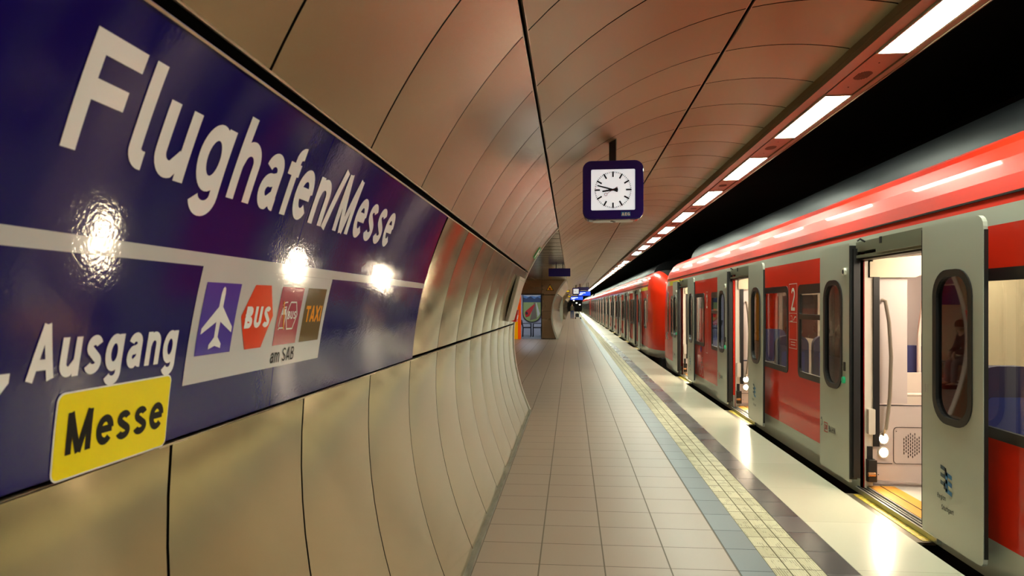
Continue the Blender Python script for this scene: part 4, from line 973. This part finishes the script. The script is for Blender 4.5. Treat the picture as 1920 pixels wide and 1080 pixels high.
b = MB(); slab(b, 10.05, 10.15, 2.45, 2.57, .012, .016); slab(b, 10.2, 10.32, 2.50, 2.53, .012, .016); b.build('symbol', T_WHITE, t)

# departure boards and hanging signs far down the platform
def board(loc, w_, h_, label, name='departure_board', rows=True, hang=.6, col=None, cat='display'):
    t = thing(name, label, cat, loc)
    b = MB(); b.prism(rrect(-w_ / 2, w_ / 2, -h_ / 2, h_ / 2, .03), lambda u, v, q: (u, q, v), -.12, .12); b.build('casing', painted('sign_navy', (38, 28, 98), .3, .4), t)
    b = MB(); b.box(-w_ / 2 + .05, w_ / 2 - .05, -.125, -.12, -h_ / 2 + .06, h_ / 2 - .06); scn = b.build('screen', col or mat('lcd_blue', (20, 70, 220), .3, emit=1.1), t)
    if rows:
        b = MB(); lw = mat('lcd_white', (230, 236, 255), .3, emit=1.5)
        for u0, u1, v0, v1 in ((-.42, -.34, .1, .2), (-.3, .1, .08, .2), (-.42, -.1, -.12, -.02), (-.4, -.2, -.25, -.17)): b.box(u0 * w_, u1 * w_, -.129, -.125, v0 * h_, v1 * h_)
        b.build('train_times', lw, scn)
    for x in (-w_ * .3, w_ * .3):
        b = MB(); b.box(x - .02, x + .02, -.02, .02, h_ / 2, h_ / 2 + hang); b.build('hanger', T_BLK, t)
    return t
board((1.13, 60, H + .95), 1.15, .46, 'blue lit departure board right of the far clock', hang=.85)
board((.86, 108, H + 1.0), 2.0, .62, 'lower and farther blue departure board below the far clock', hang=.8)
board((1.02, 59, H + 1.36), 1.0, .26, 'dark purple direction sign above the blue departure board', 'direction_sign', False, .35, mat('sign_purple', (44, 30, 90), .4), 'sign')
t = board((-.33, 55, H + 1.06), .44, .24, 'yellow lit hanging sign left of the far clock', 'direction_sign', False, .35, mat('sign_yellow_lit', (230, 190, 20), .4, emit=.6), 'sign')
board((-.33, 85, H + .98), .62, .24, 'second yellow hanging sign, farther and lower than the first', 'direction_sign', False, .6, mat('sign_yellow_lit', (230, 190, 20), .4, emit=.6), 'sign')
# pale green glazed lift front and bright things in the second niche
b = MB(); b.box(-3.4, -.2, NICHE2[0] + .06, NICHE2[1], ZN, ZN + .08); struct(b.build('ceiling_niche_far', M_NCEIL))
gm = mat('pale_green_glass', (176, 186, 160), .2)
b = MB(); b.box(-1.05, -.95, NICHE2[0], NICHE2[1], 0, ZN)
struct(b.build('wall_niche_far', gm))
b = MB()
for i in range(9): b.box(-.95, -.90, NICHE2[0] + i * 2.75, NICHE2[0] + i * 2.75 + .18, 0, ZN)
struct(b.build('trim_9', T_ALU))
b = MB(); n_ = 14; rt = [(prof_x(.01 + (ZN - .01) * i / n_) - .005, .01 + (ZN - .01) * i / n_) for i in range(n_ + 1)]
b.prism([(-1.05, ZN), (-1.05, .01)] + rt, lambda u, v, t: (u, t, v), NICHE2[1] - .05, NICHE2[1]); struct(b.build('wall_niche_end', M_NWALL))
for i, (x, z, y, lb) in enumerate(((1.25, 2.0, YB - .1, 'small white lamp low on the dark tunnel end wall'), (.6, 2.6, YB - .1, 'small white lamp higher on the dark tunnel end wall'), (2.0, 1.6, YB - .1, 'small white lamp by the track at the tunnel end'))):
    t = thing('tunnel_lamp', lb, 'light', (x, y, z))
    b = MB(); b.box(-.16, .16, -.02, .08, -.12, .12); b.build('housing', T_BLK, t)
    b = MB(); b.box(-.14, .14, -.04, -.02, -.1, .1); b.build('lens', mat('lamp_glow', (255, 246, 220), .5, emit=6.), t)

# second sign, bench and seated traveller in the niche
t = thing('niche_sign', 'navy direction sign on the back wall of the niche', 'sign', (-3.39, 15.2, 2.05))
b = MB(); b.box(0, .03, -2.2, 2.2, -.42, .42); b.build('sign_panel', S_NAVY, t)
mf = lambda u, v: (.033, u, v)
b = MB(); b.add([mf(-2.2, 0), mf(2.2, 0), mf(2.2, .03), mf(-2.2, .03)], [(0, 1, 2, 3)]); lettering(b, 'Flughafen/Messe', -1.5, .4, .13, .19, mf, step=.3); lettering(b, 'Ausgang 1-4', -.9, .1, -.22, .1, mf, W=.19, step=.3); b.build('sign_lettering', S_WHITE, t)
b = MB(); b.add([mf(-.6, -.4), mf(-.26, -.4), mf(-.26, -.25), mf(-.6, -.25)], [(0, 1, 2, 3)]); b.build('yellow_plate', S_YEL, t)
t = thing('poster_case', 'tall red poster case on the back wall of the niche', 'poster', (-3.39, 20.6, .12))
b = MB(); b.box(0, .08, -.65, .65, 0, 1.85); b.build('casing', T_ALU, t)
b = MB(); b.box(.08, .086, -.59, .59, .06, 1.79); b.build('poster', mat('poster_red', (214, 30, 24), .3, emit=.5), t)
b = MB(); b.box(.086, .088, -.45, .4, 1.45, 1.56); b.box(.086, .088, -.45, .2, 1.28, 1.39); b.box(.086, .088, -.4, -.1, .25, .85); b.build('print', mat('poster_print', (240, 236, 230), .4, emit=.4), t)
b = MB(); b.prism(ell(.12, .65, .14, .14, 0, 345, 20), lambda u, v, q: (.088 + q, u, v), 0, .002); b.build('price_dot', mat('poster_yellow', (240, 220, 30), .4, emit=.4), t)
t = thing('platform_bench', 'steel bench against the back wall of the niche', 'bench', (-3.0, 14.2, 0))
b = MB(); b.prism(rrect(-.2, .22, -.9, .9, .04), lambda u, v, q: (u, v, q), .43, .46); b.build('seat', T_ALU, t)
b = MB(); b.prism(rrect(-.9, .9, .55, .9, .05), lambda u, v, q: (-.26 + q, u, v), 0, .03); b.build('backrest', T_ALU, t)
for y in (-.7, .7):
    b = MB(); b.box(-.2, .18, y - .03, y + .03, .0, .03); b.box(-.03, .03, y - .03, y + .03, .03, .43); b.box(-.25, -.2, y - .02, y + .02, .4, .8); b.box(-.25, 0, y - .02, y + .02, .40, .43); b.build('leg', T_BLK, t)

def skin(name, verts, edges, radii, m, parent, sub=2, root=0):
    me = bpy.data.meshes.new(name); me.from_pydata(verts, edges, []); me.materials.append(m)
    o = bpy.data.objects.new(name, me); COL.objects.link(o); o.parent = parent
    md = o.modifiers.new('skin', 'SKIN'); md.use_smooth_shade = True
    for i, r_ in enumerate(radii):
        sv = me.skin_vertices[0].data[i] if me.skin_vertices else None
        if sv: sv.radius = (r_ if isinstance(r_, tuple) else (r_, r_)); sv.use_root = (i == root)
    s_ = o.modifiers.new('sub', 'SUBSURF'); s_.levels = sub; s_.render_levels = sub
    return o
def skin_mesh(name, joints, chains, m, parent, root, sub=2):
    names = list(joints); idx = {n: i for i, n in enumerate(names)}
    ed = []
    for c in chains:
        for a, b_ in zip(c, c[1:]): ed.append((idx[a], idx[b_]))
    me = bpy.data.meshes.new(name); me.from_pydata([joints[n][0] for n in names], ed, []); me.materials.append(m)
    o = bpy.data.objects.new(name, me); COL.objects.link(o); o.parent = parent
    o.modifiers.new('skin', 'SKIN').use_smooth_shade = True
    bm = bmesh.new(); bm.from_mesh(me); lay = bm.verts.layers.skin.verify(); bm.verts.ensure_lookup_table()
    for i, n in enumerate(names):
        r_ = joints[n][1]; bm.verts[i][lay].radius = r_ if isinstance(r_, tuple) else (r_, r_); bm.verts[i][lay].use_root = (n == root)
    bm.to_mesh(me); bm.free()
    s_ = o.modifiers.new('sub', 'SUBSURF'); s_.levels = sub; s_.render_levels = sub
    return o
SKIN = mat('skin', (206, 160, 132), .55)
def head(par, c, m_hair, facing):
    """c = head centre, facing = +-1 along y; face details as children of the body"""
    b = MB(); n = 14; rings = []
    for i in range(9):
        a = PI * i / 8; rings.append([(c[0] + .088 * math.sin(a) * math.cos(2 * PI * k / n), c[1] + .105 * math.sin(a) * math.sin(2 * PI * k / n) - facing * .012, c[2] + .03 + .105 * math.cos(a)) for k in range(n)])
    vs = [v for r_ in rings for v in r_]; b.add(vs, [(i * n + k, i * n + (k + 1) % n, (i + 1) * n + (k + 1) % n, (i + 1) * n + k) for i in range(5) for k in range(n)])
    b.build('hair', m_hair, par, smooth=True)
def hand_chains(J, C, side, wx, wy, wz, key):
    J[key + 'palm'] = ((wx, wy, wz - .05), (.034, .018))
    C.append([key + 'wrist', key + 'palm'])
    for i, (dy, l) in enumerate(((-.027, .07), (-.009, .08), (.009, .075), (.027, .058))):
        k1, k2 = key + 'f%da' % i, key + 'f%db' % i
        J[k1] = ((wx, wy + dy, wz - .095), .0095); J[k2] = ((wx - side * .012, wy + dy, wz - .095 - l * .7), .008)
        C.append([key + 'palm', k1, k2])
    J[key + 'th'] = ((wx - side * .008, wy + .045, wz - .075), .010); C.append([key + 'palm', key + 'th'])
# walking person with rucksack and trolley
px_, py_ = .10, 78.0
pt = thing('person', 'person seen from behind in a dark jacket with a khaki rucksack and jeans', 'person', (px_, py_, 0))
J = dict(pelvis=((0, 0, .93), (.15, .10)), waist=((0, 0, 1.08), (.145, .095)), chest=((0, .0, 1.28), (.17, .11)), neckb=((0, .01, 1.42), (.08, .07)), neck=((0, .02, 1.50), .055), hd=((0, .03, 1.58), (.08, .09)), htop=((0, .03, 1.66), (.075, .085)))
C = [['pelvis', 'waist', 'chest', 'neckb', 'neck', 'hd', 'htop']]
for s, kk in ((-1, 'l'), (1, 'r')):
    st = .16 * s
    J[kk + 'hip'] = ((s * .10, 0, .88), .09); J[kk + 'knee'] = ((s * .11, st * .6 + .04, .49), .062); J[kk + 'ank'] = ((s * .11, st * 1.1 - .02, .09), .042); J[kk + 'toe'] = ((s * .12, st * 1.1 + .15, .04), (.04, .03))
    C.append(['pelvis', kk + 'hip', kk + 'knee', kk + 'ank', kk + 'toe'])
    J[kk + 'sh'] = ((s * .19, 0, 1.38), .058); J[kk + 'elb'] = ((s * .25, .0, 1.12), .045)
    J[kk + 'wrist'] = ((s * .24, .20 if s > 0 else .06, .98 if s > 0 else .88), .028); C.append(['neckb', kk + 'sh', kk + 'elb', kk + 'wrist'])
    w_ = J[kk + 'wrist'][0]; hand_chains(J, C, s, w_[0], w_[1], w_[2], kk)
body = skin_mesh('body', J, C, SKIN, pt, 'pelvis', 1)
def infl(keys, chains, k, m, name, root, add=.014):
    jj = {n: (J[n][0], tuple(x * k + add for x in (J[n][1] if isinstance(J[n][1], tuple) else (J[n][1],) * 2))) for n in keys}
    return skin_mesh(name, jj, chains, m, pt, root, 2)
jk = infl(['pelvis', 'waist', 'chest', 'neckb', 'lsh', 'lelb', 'lwrist', 'rsh', 'relb', 'rwrist'], [['pelvis', 'waist', 'chest', 'neckb'], ['neckb', 'lsh', 'lelb', 'lwrist'], ['neckb', 'rsh', 'relb', 'rwrist']], 1.05, mat('jacket_dark_brown', (58, 44, 40), .8), 'jacket', 'pelvis')
infl(['pelvis', 'lhip', 'lknee', 'lank', 'rhip', 'rknee', 'rank'], [['pelvis', 'lhip', 'lknee', 'lank'], ['pelvis', 'rhip', 'rknee', 'rank']], 1.08, mat('jeans_blue', (58, 78, 124), .8), 'jeans', 'pelvis')
head(pt, (0, .03, 1.60), mat('hair_grey_brown', (96, 80, 66), .9), 1)
for s in (-1, 1):
    b = MB(); b.prism(rrect(s * .12 - .05, s * .12 + .05, s * .176 - .08, s * .176 + .20, .045), lambda u, v, q: (u, v, q), 0, .07); b.build('shoe', T_BLK, pt)
b = MB(); b.prism(rrect(-.17, .17, 1.0, 1.46, .08, 6), lambda u, v, q: (u, q, v), -.32, -.11); b.prism(rrect(-.13, .13, 1.04, 1.22, .04, 6), lambda u, v, q: (u, q, v), -.37, -.31); tag(b.build('rucksack', mat('rucksack_khaki', (112, 108, 84), .8)), 'khaki rucksack on the back of the walking person', 'rucksack').location = (px_, py_ - .02, 0)
lt = thing('luggage_trolley', 'silver luggage trolley beside the walking person', 'trolley', (.78, 78.35, 0))
b = MB(); b.box(-.35, .35, -.25, .25, .16, .20); b.build('platform_frame', T_ALU, lt)
b = MB(); b.tube([(.32, -.2, .2), (.42, -.2, .7), (.46, -.2, 1.0), (.46, .2, 1.0), (.42, .2, .7), (.32, .2, .2)], .02, 6); b.build('push_handle', T_ALU, lt)
for x in (-.3, .3):
    for y in (-.2, .2):
        b = MB(); b.prism(ell(x, .08, .08, .08, 0, 330, 11), lambda u, v, q: (u, q + y, v), -.02, .02); b.build('wheel', T_BLK, lt)
b = MB(); b.prism(rrect(-.3, .1, .21, .62, .05), lambda u, v, q: (u, q, v), -.14, .14); o = tag(b.build('suitcase', mat('suitcase_dark', (34, 34, 40), .5)), 'dark suitcase lying on the silver luggage trolley', 'suitcase'); o.location = (.78, 78.35, 0)
# seated traveller on the bench
sx, sy = -2.98, 14.0
pt = thing('person', 'seated person in a brown fur-hooded jacket leaning forward on the niche bench', 'person', (sx, sy, 0))
J = dict(pelvis=((0, 0, .60), (.15, .12)), waist=((.06, 0, .70), (.13, .11)), chest=((.16, .0, .92), (.16, .12)), neckb=((.24, 0, 1.04), .07), neck=((.27, 0, 1.10), .052), hd=((.31, 0, 1.18), (.08, .09)), htop=((.33, 0, 1.25), (.075, .085)))
C = [['pelvis', 'waist', 'chest', 'neckb', 'neck', 'hd', 'htop']]
for s, kk in ((-1, 'l'), (1, 'r')):
    J[kk + 'hip'] = ((.08, s * .1, .54), .085); J[kk + 'knee'] = ((.46, s * .12, .52), .06); J[kk + 'ank'] = ((.48, s * .12, .10), .04); J[kk + 'toe'] = ((.64, s * .13, .05), (.04, .03))
    C.append(['pelvis', kk + 'hip', kk + 'knee', kk + 'ank', kk + 'toe'])
    J[kk + 'sh'] = ((.2, s * .18, 1.0), .056); J[kk + 'elb'] = ((.28, s * .2, .74), .044); J[kk + 'wrist'] = ((.45, s * .08, .70), .028); C.append(['neckb', kk + 'sh', kk + 'elb', kk + 'wrist'])
    hand_chains(J, C, s, .46, s * .08, .69, kk)
skin_mesh('body', J, C, SKIN, pt, 'pelvis', 1)
infl(['pelvis', 'waist', 'chest', 'neckb', 'lsh', 'lelb', 'lwrist', 'rsh', 'relb', 'rwrist'], [['pelvis', 'waist', 'chest', 'neckb'], ['neckb', 'lsh', 'lelb', 'lwrist'], ['neckb', 'rsh', 'relb', 'rwrist']], 1.1, mat('jacket_brown', (74, 54, 46), .9), 'jacket', 'pelvis', .02)
infl(['pelvis', 'lhip', 'lknee', 'lank', 'rhip', 'rknee', 'rank'], [['pelvis', 'lhip', 'lknee', 'lank'], ['pelvis', 'rhip', 'rknee', 'rank']], 1.08, mat('trousers_grey', (120, 108, 104), .8), 'trousers', 'pelvis')
head(pt, (.31, 0, 1.21), mat('hair_brown', (110, 70, 46), .9), 1)
b = MB(); b.tube([(.22 + .09 * math.cos(a), .13 * math.sin(a), 1.08 + .06 * math.cos(a)) for a in [2 * PI * k / 16 for k in range(17)]], .035, 8); b.build('fur_hood', mat('fur_tan', (168, 132, 92), 1.), pt, smooth=True)
for s in (-1, 1):
    b = MB(); b.prism(rrect(.42, .70, s * .125 - .05, s * .125 + .05, .045), lambda u, v, q: (u, v, q), 0, .08); b.build('shoe', T_BLK, pt)
